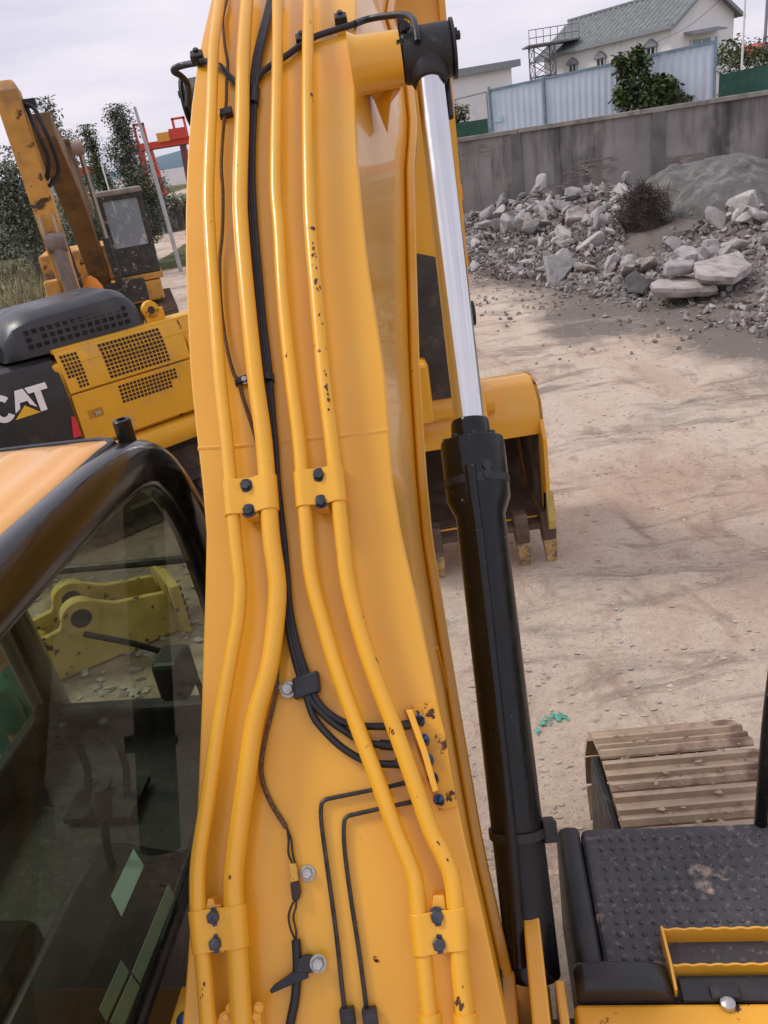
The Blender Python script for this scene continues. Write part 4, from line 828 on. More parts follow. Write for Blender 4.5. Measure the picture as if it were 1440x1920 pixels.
ER = [669, 668, 667, 666, 670, 679, 690, 706, 721, 729, 736, 752, 776, 797, 818, 837, 856, 878, 902, 924, 946, 975]
BY = [-80, 0, 100, 200, 250, 330, 500, 700, 900, 1020, 1180, 1350, 1560, 1740, 1880, 2100]
BX = [v - 13 for v in (766, 766, 768, 778, 783, 776, 779, 784, 796, 807, 832, 859, 894, 930, 960, 1000)]
rows = []; DEP = .52
for y in np.concatenate([np.arange(2040, 0, -40), [0, -50]]):
    l_ = float(np.interp(y, EY, EL)); A = hit(l_, y)
    yr = y
    for _ in range(4): xr = float(np.interp(yr, EY, ER)); yr = y-.145*(xr-l_)
    B = hit(xr, yr); B[1] = A[1] if abs(B[1]-A[1]) < .0 else B[1]
    n_ = bn(B); B2 = B-n_*DEP
    for _ in range(8):
        qx, qy = proj(B2); B2[0] += (float(np.interp(qy, BY, BX))-qx)/600
    off = max(.03, B2[0]-B[0]); off = min(off, .26); B2[0] = B[0]+off
    A2 = A-bn(A)*DEP; A2[0] = A[0]+off*.7
    rows.append((A, B, B2, A2))
# beyond the frame: gooseneck and fore part, to the stick pin
A, B, B2, A2 = rows[-1]; c_last = (A+B)/2; hwl = (B[0]-A[0])/2
TIP = np.array([.66, 6.5, 0])
for k, t_ in enumerate((.2, .4, .6, .8, 1.0)):
    yy = c_last[1]+(TIP[1]-c_last[1])*t_; xx = c_last[0]+(TIP[0]-c_last[0])*(t_**1.15); hw = hwl*(1-t_)+.24*t_; zz = bz(yy); p = np.array([xx, yy, zz]); n_ = bn(p); dp = DEP*(1-t_)+.34*t_
    rows.append((p-[hw, 0, 0], p+[hw, 0, 0], p+[hw+.06*(1-t_), 0, 0]-n_*dp, p-[hw-.1*(1-t_), 0, 0]-n_*dp))
mb = MB(); mb.loft([list(r_) for r_ in rows]); BOOM = mb.build('boom', YEL, EX, 50, .006)
# bottom plate flange standing proud of both sides
for side in (0, 1):
    rings = []
    for (A, B, B2, A2) in rows:
        q = B2 if side == 0 else A2; sg = 1 if side == 0 else -1; n_ = bn(q)
        rings.append([q+np.array([sg*.003, 0, 0])+n_*.045, q+np.array([sg*.032, 0, 0])+n_*.04, q+np.array([sg*.032, 0, 0])-n_*.012, q-np.array([sg*.02, 0, 0])-n_*.012])
    mb = MB(); mb.loft(rings); mb.build('bottom_flange', YEL, BOOM, 30, .005)
def seam(pix, r_, h=.0, name='weld_seam', mat=YEL, n=4): mb = MB(); mb.tube(spline([hit(x, y, h) for x, y in pix], n), r_, 8); return mb.build(name, mat, BOOM)
seam([(372, 842), (450, 838), (560, 826), (650, 818), (728, 808)], .009, -.0058)
mb = MB(); mb.tube([rows[20][1]*.35+rows[20][2]*.65+[.004, 0, 0], rows[18][1]*.05+rows[18][2]*.95+[.004, 0, 0]], .006, 6); mb.build('weld_seam', YEL, BOOM)

# pipes
CH4 = M('chipped_pipe_paint', (.82, .41, .024), .33, var=.04, scale=2.5, dirt=(RUST, 30, .64, .02, (1, 1, .45)), coat=.2)
PIP = {1: ([(416, -40), (412, 0), (401, 90), (397, 200), (391, 350), (393, 430), (402, 565), (413, 710), (427, 840), (440, 1000), (447, 1065), (450, 1105), (446, 1160), (432, 1240), (414, 1340), (391, 1490), (378, 1570), (371, 1625), (371, 1700), (380, 1790), (389, 1900), (394, 1970)], .0185),
       2: ([(466, -40), (463, 0), (456, 108), (454, 216), (450, 350), (452, 425), (464, 565), (479, 710), (495, 830), (508, 1000), (518, 1075), (520, 1120), (514, 1190), (503, 1260), (478, 1350), (460, 1470), (444, 1580), (437, 1650), (440, 1720), (446, 1800), (452, 1900), (455, 1970)], .0235),
       3: ([(521, -40), (520, 0), (520, 108), (518, 216), (517, 350), (523, 430), (531, 565), (546, 710), (561, 830), (575, 1000), (581, 1065), (591, 1115), (605, 1165), (630, 1250), (669, 1360), (705, 1455), (737, 1545), (762, 1605), (778, 1650), (784, 1700), (792, 1770), (800, 1850), (806, 1910), (812, 1970)], .0190),
       4: ([(578, -40), (578, 0), (577, 108), (577, 216), (579, 340), (582, 425), (594, 565), (607, 710), (622, 830), (641, 1000), (648, 1065), (657, 1115), (674, 1180), (698, 1255), (738, 1360), (772, 1455), (806, 1552), (832, 1605), (847, 1645), (853, 1690), (858, 1770), (866, 1850), (873, 1910), (880, 1970)], .0200)}
PH = .058
pipes3 = {}
for k, (pts, r_) in PIP.items():
    P = [hit(x, y, PH) for x, y in pts]; pipes3[k] = P; mb = MB(); mb.tube(spline(P, 5), r_, 16); mb.build('hydraulic_pipe', CH4 if k == 4 else YELP, BOOM)
def pipe_at(k, y):
    pts, r_ = PIP[k]; ys = [p[1] for p in pts]; xs = [p[0] for p in pts]; return hit(float(np.interp(y, ys, xs)), y, PH)
CHIP = M('chip_rust', (.10, .042, .022), .8, var=.5, scale=120)
def chips(k, y0, y1, n, side, size):
    r_ = PIP[k][1]
    for _ in range(n):
        y = random.uniform(y0, y1); c = pipe_at(k, y); t_ = nrm(pipe_at(k, y-6)-pipe_at(k, y+6)); n_ = bn(c); n_ = nrm(n_-t_*(n_@t_)); u = np.cross(t_, n_); a0 = side+random.gauss(0, .22); P = []
        sz = size*random.uniform(.4, 1.3); el = random.uniform(1.0, 2.6)
        for q_ in np.linspace(0, 6.283, 9)[:-1]:
            rr = sz*random.uniform(.55, 1.1); a = a0+math.cos(q_)*rr/r_; P.append(c+t_*math.sin(q_)*rr*el+(r_+.0006)*(math.sin(a)*u+math.cos(a)*n_))
        mb = MB(); cc = sum(P)/8; nn = nrm(cc-c); mb.add(P+[p-nn*.002 for p in P]+[c+nrm(cc-c)*(r_+.0009)], [(i, (i+1) % 8, 16) for i in range(8)]+[(i, (i+1) % 8, 8+(i+1) % 8, 8+i) for i in range(8)]); mb.build('paint_chip', CHIP, BOOM, 0)
random.seed(14); chips(4, 462, 572, 15, .35, .0040); chips(4, 700, 782, 10, .35, .0042); chips(4, 595, 610, 2, .3, .003); chips(2, 1640, 1650, 2, 0., .003); chips(3, 665, 675, 2, -.4, .003); chips(1, 1830, 1870, 4, -.3, .0025); chips(4, 1450, 1900, 6, .1, .0025)
def hexbolt(p, n, r_=.0145, h=.014, mat=BOLT):
    n = nrm(n); mb = MB(); mb.lathe(p, n, [(0, .002), (0, r_*1.35), (.003, r_*1.35), (.0035, r_)], 20); u = nrm(np.cross(n, [1, .2, 0])); v = np.cross(n, u)
    ring = lambda rr, t_: [p+n*t_+rr*(math.cos(a)*u+math.sin(a)*v) for a in np.linspace(0, 2*math.pi, 6, endpoint=False)]
    mb.loft([ring(r_, .003), ring(r_, h*.85), ring(r_*.85, h)]); return mb.build('bolt', mat, BOOM, 30)
def clamp(k1, k2, ytop, ybot, bolts, lip=True):
    r1 = PIP[k1][1]+.004; r2 = PIP[k2][1]+.004; rings = []
    for y in np.linspace(ytop, ybot, 4):
        c1 = pipe_at(k1, y); x2 = float(np.interp(y, [p[1] for p in PIP[k2][0]], [p[0] for p in PIP[k2][0]])); c2 = pipe_at(k2, y-.14*(x2-proj(c1)[0])); u = nrm(c2-c1); n_ = nrm(bn(c1)-u*(bn(c1)@u)); pr = []
        for a in np.linspace(200, 62, 8): pr.append((c1, r1, a))
        for a in np.linspace(118, -20, 8): pr.append((c2, r2, a))
        def pt(c, r_, a): return c+r_*(math.cos(math.radians(a))*u+math.sin(math.radians(a))*n_)
        outer = [pt(*q) for q in pr]; outer[7] = c1+u*(r1+.012)+n_*.010; outer[8] = c2-u*(r2+.012)+n_*.010
        inner = [pt(c, r_-.005, a) for c, r_, a in reversed(pr)]; inner[8] = c1+u*(r1+.012)+n_*.004; inner[7] = c2-u*(r2+.012)+n_*.004
        rings.append(outer+inner)
    mb = MB(); mb.loft(rings); mb.build('pipe_clamp', YELP, BOOM, 40, .0015)
    # welded block beneath
    ym = (ytop+ybot)/2; c1 = pipe_at(k1, ym); c2 = pipe_at(k2, ym); m_ = (c1+c2)/2; t_ = bt_(m_); u = nrm(c2-c1); n_ = bn(m_)
    Lb = np.linalg.norm(pipe_at(k1, ytop)-pipe_at(k1, ybot))/2
    mb = MB(); mb.box(m_-n_*.027+t_*Lb*.12, (np.linalg.norm(c2-c1)/2-.028, Lb*1.12, .027), [u, t_, n_]); mb.build('clamp_block', YEL, BOOM, 0, .003)
    for b_ in bolts:
        p = hit(*b_, PH+.008); hexbolt(p, bn(p))
clamp(1, 2, 903, 968, ((461, 911), (466, 958))); clamp(3, 4, 885, 952, ((598, 891), (602, 941)))
clamp(1, 2, 1706, 1786, ((401, 1719), (405, 1769))); clamp(3, 4, 1712, 1790, ((819, 1718), (823, 1770)))
def bplate(pix, h0, h1, mat, name, bev=.002): # little plate on the boom, given by its outline
    P = [hit(x, y, h0) for x, y in pix]; Q = [hit(x, y, h0)+bn(hit(x, y, h0))*(h1-h0) for x, y in pix]; mb = MB(); k = len(P); mb.add(P+Q, [tuple(range(k)), tuple(range(k, 2*k))]+[(i, (i+1) % k, k+(i+1) % k, k+i) for i in range(k)]); return mb.build(name, mat, BOOM, 0, bev)
for pix in (((520, 897), (526, 960), (521, 968), (515, 900)), ((643, 878), (650, 940), (646, 950), (638, 882)), ((456, 1702), (464, 1775), (459, 1776), (453, 1704))): bplate(pix, 0, .062, YEL, 'clamp_lug', .001)
bplate(((397, 1700), (402, 1678), (412, 1678), (420, 1700)), .0, .06, YEL, 'clamp_tab', .003); bplate(((808, 1700), (812, 1672), (832, 1672), (836, 1702)), .0, .06, YEL, 'clamp_tab', .003)
# manifold plate with grease fittings
bplate(((758, 1330), (775, 1322), (818, 1316), (833, 1372), (848, 1460), (858, 1512), (824, 1520), (806, 1478)), -.01, .012, M('chipped_plate_paint', (.78, .37, .02), .45, var=.06, scale=3, dirt=(RUST, 17, .565, .03), dirt2=((.42, .21, .06), 8, .5, .2)), 'fitting_plate')
bplate(((762, 1334), (774, 1332), (802, 1410), (822, 1482), (811, 1486), (790, 1412)), .012, .055, YELP, 'fitting_bar', .003)
for (x, y) in ((784, 1350), (793, 1386), (801, 1423), (810, 1458), (821, 1499)):
    p = hit(x, y, .012); mb = MB(); n_ = nrm(bn(p)+[.3, 0, 0]); mb.lathe(p, n_, [(0, .003), (0, .0125), (.010, .0125), (.011, .008), (.022, .008), (.024, .0055), (.032, .0055), (.034, .002)], 10); mb.build('grease_nipple', BLUE, BOOM)
    bplate([(x+7+2*math.cos(a)*3, y+4+math.sin(a)*9) for a in np.linspace(0, 6.28, 9)[:-1]], .011, .0135, M('old_grease', (.10, .055, .02), .5, var=.4, scale=60), 'grease_smear', .0)
# hoses
def hose(pix, r_, h, name, mat, n=5, seg=10): mb = MB(); P = [hit(p[0], p[1], p[2] if len(p) > 2 else h) for p in pix]; mb.tube(spline(P, n), r_, seg); return mb.build(name, mat, BOOM)
z4 = lambda L_: [(460+x/3.27, 1180+y/3.27) for x, y in L_]
main = [(512, -40), (508, 0), (490, 72), (482, 108), (475, 162), (472, 216), (469, 290), (470, 360), (475, 440), (482, 520), (489, 600), (496, 660), (502, 715), (507, 785), (511, 830), (517, 920), (526, 1000), (533, 1075), (537, 1130)]
for dx, tail in ((-4, [(540, 1175), (551, 1230), (566, 1280)]+z4([(380, 430), (420, 540), (500, 640), (600, 730), (720, 800), (830, 825), (960, 825)])),
                 (1, [(545, 1175), (558, 1230), (574, 1281)]+z4([(405, 440), (520, 560), (620, 630), (720, 690), (800, 705), (925, 712)])),
                 (6, [(549, 1172), (563, 1228), (581, 1280)]+z4([(430, 420), (500, 505), (600, 568), (700, 590), (780, 595), (970, 592)]))):
    hose([(x+dx*.9, y) for x, y in main]+tail, .0088, .02, 'hose', RUB)
for a, b_ in (((712, 1396), (740, 1398)), ((741, 1431), (758, 1432)), ((752, 1361), (768, 1358))): mb = MB(); mb.tube([hit(*a, .02), hit(*b_, .02)], .012, 10); mb.build('hose_end', LINE, BOOM)
hose([(475, 175), (478, 160), (488, 140), (506, 124), (535, 106), (564, 85), (593, 68), (629, 56), (655, 48), (664, 45)], .0105, .016, 'hose', RUB)
hose([(476, 176), (462, 170), (440, 152), (425, 138), (412, 124), (387, 115), (374, 117)], .0105, .016, 'hose', RUB)
mb = MB(); p = hit(475, 180, .02); mb.tube([hit(474, 196, .02), hit(477, 168, .02)], .02, 10); mb.build('hose_tee', RUB, BOOM)
mb = MB(); mb.tube([hit(501, 716, .02), hit(500, 704, .02)], .022, 10); mb.build('hose_strap', RUB, BOOM)
for x, y in ((640, 46), (372, 116), (568, 84)):
    p = hit(x, y, .0); mb = MB(); mb.box(p+bn(p)*.015, (.022, .018, .018), [(1, 0, 0), bt_(p), bn(p)]); mb.build('hose_clip', PLAS, BOOM, 0, .004); hexbolt(p+bn(p)*.03+bt_(p)*.012, bn(p), .010, .01)
# hose clamp with its bolt
p = hit(575, 1285, .02); mb = MB(); mb.box(p, (.034, .026, .016), [nrm(hit(590, 1280, .02)-hit(560, 1290, .02)), bt_(p), bn(p)]); mb.build('hose_clamp', RUB, BOOM, 0, .006)
bplate(((516, 1289), (530, 1284), (556, 1284), (558, 1296), (532, 1300)), .004, .012, ZINC, 'clamp_arm'); hexbolt(hit(540, 1293, .012), bn(hit(540, 1293)), .015, .014, ZINC)
# brown braided cable
hose([(428, -30), (425, 0), (418, 36), (421, 80), (427, 119), (425, 152), (424, 195), (420, 228), (415, 307), (418, 361), (417, 433), (412, 490), (414, 566), (423, 639), (437, 697), (447, 714), (455, 744), (469, 787), (482, 830), (500, 900)], .0055, .012, 'braided_cable', WIRE)
hose([(523, 1140), (527, 1195), (520, 1240), (518, 1293), (510, 1333), (498, 1382), (490, 1434), (494, 1470), (509, 1507), (537, 1552)], .006, .010, 'braided_cable', WIRE)
for dx in (-2, 3): hose([(538, 1552), (543+dx, 1575), (544+dx*1.6, 1600), (550+dx, 1618)], .0025, .012, 'wire', MATS['black_rubber'])
for dx in (-5, 4): hose([(555, 1684), (551+dx, 1700), (546+dx, 1720), (551+dx, 1745), (555, 1764)], .0025, .012, 'wire', RUB if dx < 0 else LINE)
bplate(((544, 1619), (558, 1617), (562, 1650), (548, 1653)), .004, .024, M('connector_yellow', (.62, .36, .05), .5, var=.3, scale=60, dirt=((.05, .03, .02), 60, .55, .1)), 'connector', .003); bplate(((546, 1653), (562, 1651), (566, 1672), (562, 1686), (550, 1686)), .004, .024, M('connector_dark', (.03, .012, .014), .4), 'connector', .003)
hexbolt(hit(577, 1637, .002), bn(hit(577, 1637)), .013, .014, ZINC)
hose([(555, 1762), (557, 1800), (556, 1840), (553, 1875), (546, 1910), (538, 1960)], .0105, .014, 'cable_sleeve', RUB)
bplate(((506, 1856), (510, 1862), (546, 1846), (580, 1832), (577, 1822), (548, 1822), (514, 1846)), .020, .028, RUB, 'cable_tie', .002); bplate(((561, 1795), (575, 1787), (602, 1792), (609, 1804), (600, 1817), (578, 1822), (562, 1836), (552, 1832)), .004, .026, PLAS, 'cable_clamp', .004); hexbolt(hit(597, 1806, .026), bn(hit(597, 1806)), .014, .016, ZINC)
p = hit(424, 212, .012); mb = MB(); mb.box(p, (.022, .014, .012), [nrm([1, .1, .1]), bt_(p), bn(p)]); mb.build('cable_clip', PLAS, BOOM, 0, .003)
p = hit(452, 714, .014); mb = MB(); mb.box(p, (.018, .010, .010), [nrm([1, .2, .2]), bt_(p), bn(p)]); mb.build('cable_clip', LINE, BOOM, 0, .003); hexbolt(hit(459, 713, .012), bn(p), .010, .012, ZINC)
# thin steel lines
hose([(772, 1465), (729, 1475), (674, 1486), (620, 1497), (607, 1502), (602, 1513), (603, 1547), (614, 1630), (623, 1695), (632, 1765), (641, 1850), (648, 1920), (652, 1970)], .0052, .010, 'steel_line', LINE, 4, 8)
hose([(782, 1502), (741, 1510), (714, 1516), (665, 1527), (650, 1532), (645, 1544), (645, 1577), (649, 1620), (660, 1700), (674, 1790), (688, 1900), (696, 1970)], .0052, .010, 'steel_line', LINE, 4, 8)
for x, y in ((652, 1908), (694, 1908)): p = hit(x, y, .012); mb = MB(); mb.box(p, (.016, .02, .012), [(1, 0, 0), bt_(p), bn(p)]); mb.build('line_fitting', LINE, BOOM, 0, .003)
# flange at the foot of the second pipe, sleeve nuts on the right pair
bplate(((414, 1905), (424, 1886), (494, 1884), (498, 1905), (496, 1960), (412, 1960)), .0, .05, YEL, 'pipe_flange', .004)
for x, y in ((433, 1890), (485, 1889), (424, 1906), (480, 1905)): p = hit(x, y, .05); hexbolt(p, bn(p), .008, .008, YELP)
for k in (3, 4):
    a = pipe_at(k, 1900); b_ = pipe_at(k, 1930); mb = MB(); mb.tube([a, b_], .026, 16); mb.build('pipe_nut', YELP, BOOM)
# rust blooms on the plate
RB_ = M('rust_bloom', (.30, .11, .02), .8, var=.5, scale=50)
random.seed(3)
for x, y, s_ in ((705, 1798, 9), (650, 1300, 2), (607, 1450, 2), (498, 1190, 2)):
    for k in range(6 if s_ > 5 else 1): 
        cx, cy = x+random.uniform(-s_, s_)*.6, y+random.uniform(-s_, s_)*.5; bplate([(cx+math.cos(a)*s_*.45*random.uniform(.5, 1), cy+math.sin(a)*s_*.45*random.uniform(.5, 1)) for a in np.linspace(0, 6.28, 8)[:-1]], -.001, .0012, RB_, 'rust_spot', 0)

# boom cylinder, right side
CE = at(800, 100, 2.62); CF = at(1004, 1850, 2.16); cdv = nrm(CF-CE)
def ct_of(py):
    lo, hi = 0., 3.2
    for _ in range(40):
        m_ = (lo+hi)/2
        if proj(CE+cdv*m_)[1] < py: lo = m_
        else: hi = m_
    return lo
def cylinder(E0, sgn, D):
    tg, t1, t2, t3 = ct_of(788), ct_of(826), ct_of(925), ct_of(968); te = ct_of(1850)
    mb = MB(); mb.lathe(E0, D, [(te*.99, .03), (te*.99, .074), (t3, .076), (t2+.02, .098), (t1+.02, .100), (t1, .097), (t1-.002, .062), (tg+.01, .060), (tg, .056), (tg-.001, .03)], 40); cy = mb.build('boom_cylinder', BLK, EX, 32, .002)
    mb = MB(); mb.lathe(E0, D, [(.02, .02), (.02, .048), (tg+.05, .048), (tg+.05, .02)], 40); mb.build('cylinder_rod', CHR, cy)
    u = nrm(np.cross(D, [1, 0, 0])); u = u if u[2] > 0 else -u; s_ = nrm(np.cross(D, u))
    s_ = s_ if s_[0] > 0 else -s_
    # oil line along the barrel
    q = lambda t_, r_, a: E0+D*t_+(math.cos(a)*u+math.sin(a)*s_)*r_
    mb = MB(); mb.tube(spline([q(t1+.10, .108, -.25), q(t2, .108, -.25), q(t3+.05, .094, -.25), q(te*.6, .094, -.25), q(te*.82, .094, -.3), q(te*.97, .09, -.5)]), .016, 10); mb.build('oil_line', BLK, cy)
    for t_ in (t1+.10, t1+.13): mb = MB(); mb.lathe(q(t_, .088, .25), nrm(q(1, .2, .25)-q(1, .1, .25)), [(0, .002), (0, .016), (.018, .016), (.02, .002)], 8); mb.build('port_plug', BLKD, cy)
    for t_, rr in ((t2-.035, .1015), (ct_of(1560), .083)): mb = MB(); mb.lathe(E0, D, [(t_-.012, .07), (t_-.012, rr), (t_+.012, rr), (t_+.012, .07)], 36); mb.build('band', BLKD, cy)
    mb = MB(); mb.box(q(ct_of(1560), .09, 1.5), (.02, .03, .03), [s_, D, u]); mb.build('band_clip', BLKD, cy, 0, .004)
    for a in np.linspace(0, 6.283, 9)[:-1]: mb = MB(); mb.lathe(q(t1-.012, .078, a), D, [(0, .002), (0, .012), (.02, .012)], 6); mb.build('gland_bolt', BLKD, cy)
    # rod eye
    mb = MB(); ax = nrm([1, -.06, .02]); w_ = .085
    mb.lathe(E0-ax*w_, ax, [(0, .05), (0, .080), (.012, .086), (2*w_-.012, .086), (2*w_, .080), (2*w_, .05)], 32); mb.lathe(E0+D*.03, D, [(0, .07), (.06, .068), (.085, .055), (.085, .02)], 24); mb.build('rod_eye', BLKD, cy, 35, .003)
    mb = MB(); mb.lathe(E0+ax*w_*sgn, ax*sgn, [(0, .02), (0, .092), (.010, .092), (.012, .02)], 28); mb.build('pin_cap', BLKD, cy)
    for a in (.7, 1.9): mb = MB(); mb.lathe(E0+ax*(w_+.01)*sgn+np.array([0, -math.cos(a)*.05, math.sin(a)*.05])*[1, 1, 1], ax*sgn, [(0, .002), (0, .015), (.016, .015), (.018, .002)], 6); mb.build('cap_bolt', BLKD, cy)
    return cy
cyR = cylinder(CE, 1, cdv)
cL = at(392, 186, 3.12); dL = nrm(at(470, 1850, 2.75)-cL); cyL = cylinder(cL, -1, dL)
# pin boss between boom and rod eyes
ax = nrm([1, -.06, .02]); pc = CE-ax*.09
mb = MB(); mb.lathe(CE-ax*.26, ax, [(0, .02), (0, .108), (.03, .092), (.172, .086), (.174, .02)], 32); mb.build('pin_boss', YEL, BOOM)
g0, g1, g2, g3 = at(690, 170, 2.72), at(752, 168, 2.70), at(733, 195, 2.72), at(727, 252, 2.78)
mb = MB(); mb.prism([g0+[-.05, 0, .06], g1+[.0, 0, .05], g1, g2, g3, at(716, 225, 2.76), at(702, 190, 2.74)], np.array([0, .05, .02])); mb.build('boss_gusset', YEL, BOOM, 0, .006)
mb = MB(); mb.tube(spline([hit(664, 45, .016), at(690, 36, 2.78), at(725, 30, 2.72), at(758, 28, 2.65), at(774, 36, 2.58), at(780, 58, 2.53), at(783, 78, 2.52)]), .0115, 10); mb.build('grease_hose', RUB, BOOM)
mb = MB(); mb.tube(spline([hit(374, 117, .016), at(350, 121, 2.8), at(330, 127, 2.82), at(326, 134, 2.84), at(340, 143, 2.86), at(352, 160, 2.9), at(352, 200, 2.92)]), .0115, 10); mb.build('grease_hose', RUB, BOOM)
mb = MB(); c = at(762, 75, 2.55)
for k in range(14): mb.box(c+[random.uniform(-.02, .03), random.uniform(-.02, .02), random.uniform(-.03, .05)], (random.uniform(.006, .014),)*3, [nrm([random.gauss(0, 1) for _ in range(3)]), nrm([1, .2, .1]), (0, 0, 1)])
mb.build('grease_clot', RUB, cyR, 0, .004)
mb = MB(); mb.tube([CE+[.06, .06, -.03], CE+cdv*.25+[.062, .05, 0]], [.02, .012], 8); mb.build('wiper_rod', BLKD, cyR)

# stick hanging from the boom tip and bucket at rest in front
SX, SY = .685, 6.15
sg = [atY(832, 0, SY), atY(893, 700, SY)]
xr_top, zt_s = sg[0][0], 4.9
mb = MB(); HWs = .235; xc = .675
def srect(x0, x1, y0, y1, z): return [np.array(p) for p in ((x0, y0, z), (x1, y0, z), (x1, y1, z), (x0, y1, z))]
mb.loft([srect(xc-HWs, xc+HWs, SY-.12+o_, SY+d_, z) for z, o_, d_ in ((5.2, .05, .35), (4.6, -.05, .55), (3.0, .02, .42), (1.55, .10, .25))]); STICK = mb.build('stick', YEL, EX, 0, .01)
for sgn in (-1, 1):
    mb = MB(); mb.loft([srect(xc+sgn*(HWs-.012)-.022, xc+sgn*(HWs-.012)+.022, SY-.165+o_, SY-.10+o_, z) for z, o_ in ((5.2, .05), (4.6, -.05), (3.0, .02), (1.6, .10))]); mb.build('stick_flange', YEL, STICK, 0, .004)
p_a = atY(790, 492, SY); p_b = atY(845, 790, SY)
UNDER_DK = M('dark_underside', (.045, .040, .036), .55, var=.3, scale=5, dirt=((.14, .11, .08), 6, .56, .2))  # dark lower stretch of the stick's underside
V = []; zz = np.linspace(p_a[2]+.03, 1.62, 14)
mb = MB(); rings = []
for i, z in enumerate(zz):
    o_ = np.interp(-z, [-5.2, -4.6, -3.0, -1.6], [.05, -.05, .02, .10]); zz_l = z; e = .05*math.sin(i*2.1) if i == 0 else 0
    rings.append([np.array([xc-HWs+.035, SY-.125+o_, z+(.08 if i == 0 else 0)]), np.array([xc-.05, SY-.127+o_, z-(.02 if i == 0 else 0)]), np.array([xc+HWs-.035, SY-.125+o_, z-(.06 if i == 0 else 0)]), np.array([xc+HWs-.035, SY-.115+o_, z]), np.array([xc-HWs+.035, SY-.115+o_, z])])
mb.loft(rings); mb.build('dark_strip', UNDER_DK, STICK, 0)
mb = MB(); mb.tube(spline([np.array([xc+HWs-.06, SY-.15, 2.3]), np.array([xc+HWs-.065, SY-.14, 2.0]), np.array([xc+HWs-.05, SY-.11, 1.6])]), .016, 8); mb.build('stick_hose', WIRE, STICK)
for x, y, s_ in ((858, 362, .05), (869, 486, .05)): p = atY(x, y, SY); mb = MB(); mb.box(p+[-.02, .05, 0], (.06, .05, .055)); mb.build('stick_lug', M('orange_lug', (.82, .33, .02), .4), STICK, 0, .01)
p = atY(888, 592, SY); mb = MB(); mb.lathe(p+[-.12, .1, 0], (1, 0, 0), [(0, .02), (0, .10), (.14, .10), (.15, .02)], 20); mb.build('link_pin', BLKD, STICK)
mb = MB(); mb.tube([p+[-.05, .1, 0], atY(895, 730, SY-.05)+[-.04, 0, 0]], [.05, .06], 10); mb.build('bucket_link', YEL, STICK)
mb = MB(); q = atY(800, 760, SY-.1); mb.loft([srect(q[0]-.22, q[0]+.04, SY-.25, SY, z) for z in (2.0, 1.5)]); mb.build('linkage_arm', YEL, STICK, 0, .03)
mb = MB(); mb.tube([np.array([xc-.16, SY+.6, 5.0]), np.array([xc-.16, SY+.62, 3.4])], .055, 14); mb.build('bucket_cylinder_rod', CHR, STICK)
mb = MB(); mb.tube([np.array([xc-.16, SY+.62, 3.4]), np.array([xc-.16, SY+.5, 2.1])], .085, 14); mb.build('bucket_cylinder', BLK, STICK)
# bucket: rolled back, open mouth to us
bx0, bx1 = -.10, 1.46
BKT = M('bucket_inside', (.10, .062, .042), .75, var=.35, scale=4, dirt=((.22, .15, .10), 3, .52, .2))
DY = .45
prof = [(5.72+DY, 1.16), (5.69+DY, 1.30), (5.74+DY, 1.46), (5.86+DY, 1.56), (6.02+DY, 1.60), (6.25+DY, 1.57), (6.6+DY, 1.38), (6.8+DY, 1.05), (6.72+DY, .62), (6.4+DY, .34), (6.0+DY, .30), (5.72+DY, .34)]
def ring_prof(x, k): return [np.array([x, y, z]) for y, z in prof]
mb = MB(); outer = prof; cyc = np.array([6.2+DY, 1.0])
inner = [tuple(np.array(p)+(cyc-np.array(p))*.05) for p in prof]; inner[0] = (5.745+DY, 1.16); inner[-1] = (5.75+DY, .375)
mb.loft([[np.array([x, y, z]) for y, z in outer]+[np.array([x, y, z]) for y, z in reversed(inner)] for x in (bx0, bx1)]); BK = mb.build('bucket', YEL, EX, 40, .006)
# inner lining: worn steel
lin = [tuple(np.array(p)+(cyc-np.array(p))*.062) for p in prof]; lin[0] = (5.78+DY, 1.16); lin[-1] = (5.75+DY, .388)
mb = MB(); mb.loft([[np.array([x, y, z]) for y, z in lin]+[np.array([x, y, z])+np.array([0, *((cyc-[y, z])*.012)]) for y, z in reversed(lin)] for x in (bx0+.04, bx1-.04)]); mb.build('bucket_lining', BKT, BK, 40)
for x, sg_ in ((bx0, 1), (bx1, -1)):
    side = prof[1:]+[(5.66+DY, .30), (5.58+DY, .75), (5.60+DY, 1.15)]
    mb = MB(); mb.prism([(x, y, z) for y, z in side], (sg_*.035, 0, 0)); mb.build('side_plate', YEL, BK, 0, .006)
    mb = MB(); mb.prism([(x+sg_*.036, y, z) for y, z in [(5.75+DY, 1.15), (6.2+DY, 1.45), (6.65+DY, 1.05), (6.3+DY, .40), (5.76+DY, .40)]], (sg_*.006, 0, 0)); mb.build('worn_side', BKT, BK, 0)
    mb = MB(); mb.prism([(x-sg_*.03, y, z) for y, z in [(5.70+DY, .62), (5.60+DY, .66), (5.54+DY, .40), (5.60+DY, .16), (5.72+DY, .22)]], (sg_*.065, 0, 0)); mb.build('side_cutter', YELW, BK, 0, .006)
mb = MB(); mb.box(((bx0+bx1)/2, 5.70+DY, .335), ((bx1-bx0)/2, .10, .028)); mb.build('cutting_edge', BKT, BK, 0, .006)
TOO = M('worn_tooth', (.42, .27, .10), .6, var=.4, scale=14, dirt=((.16, .13, .10), 12, .5, .1))
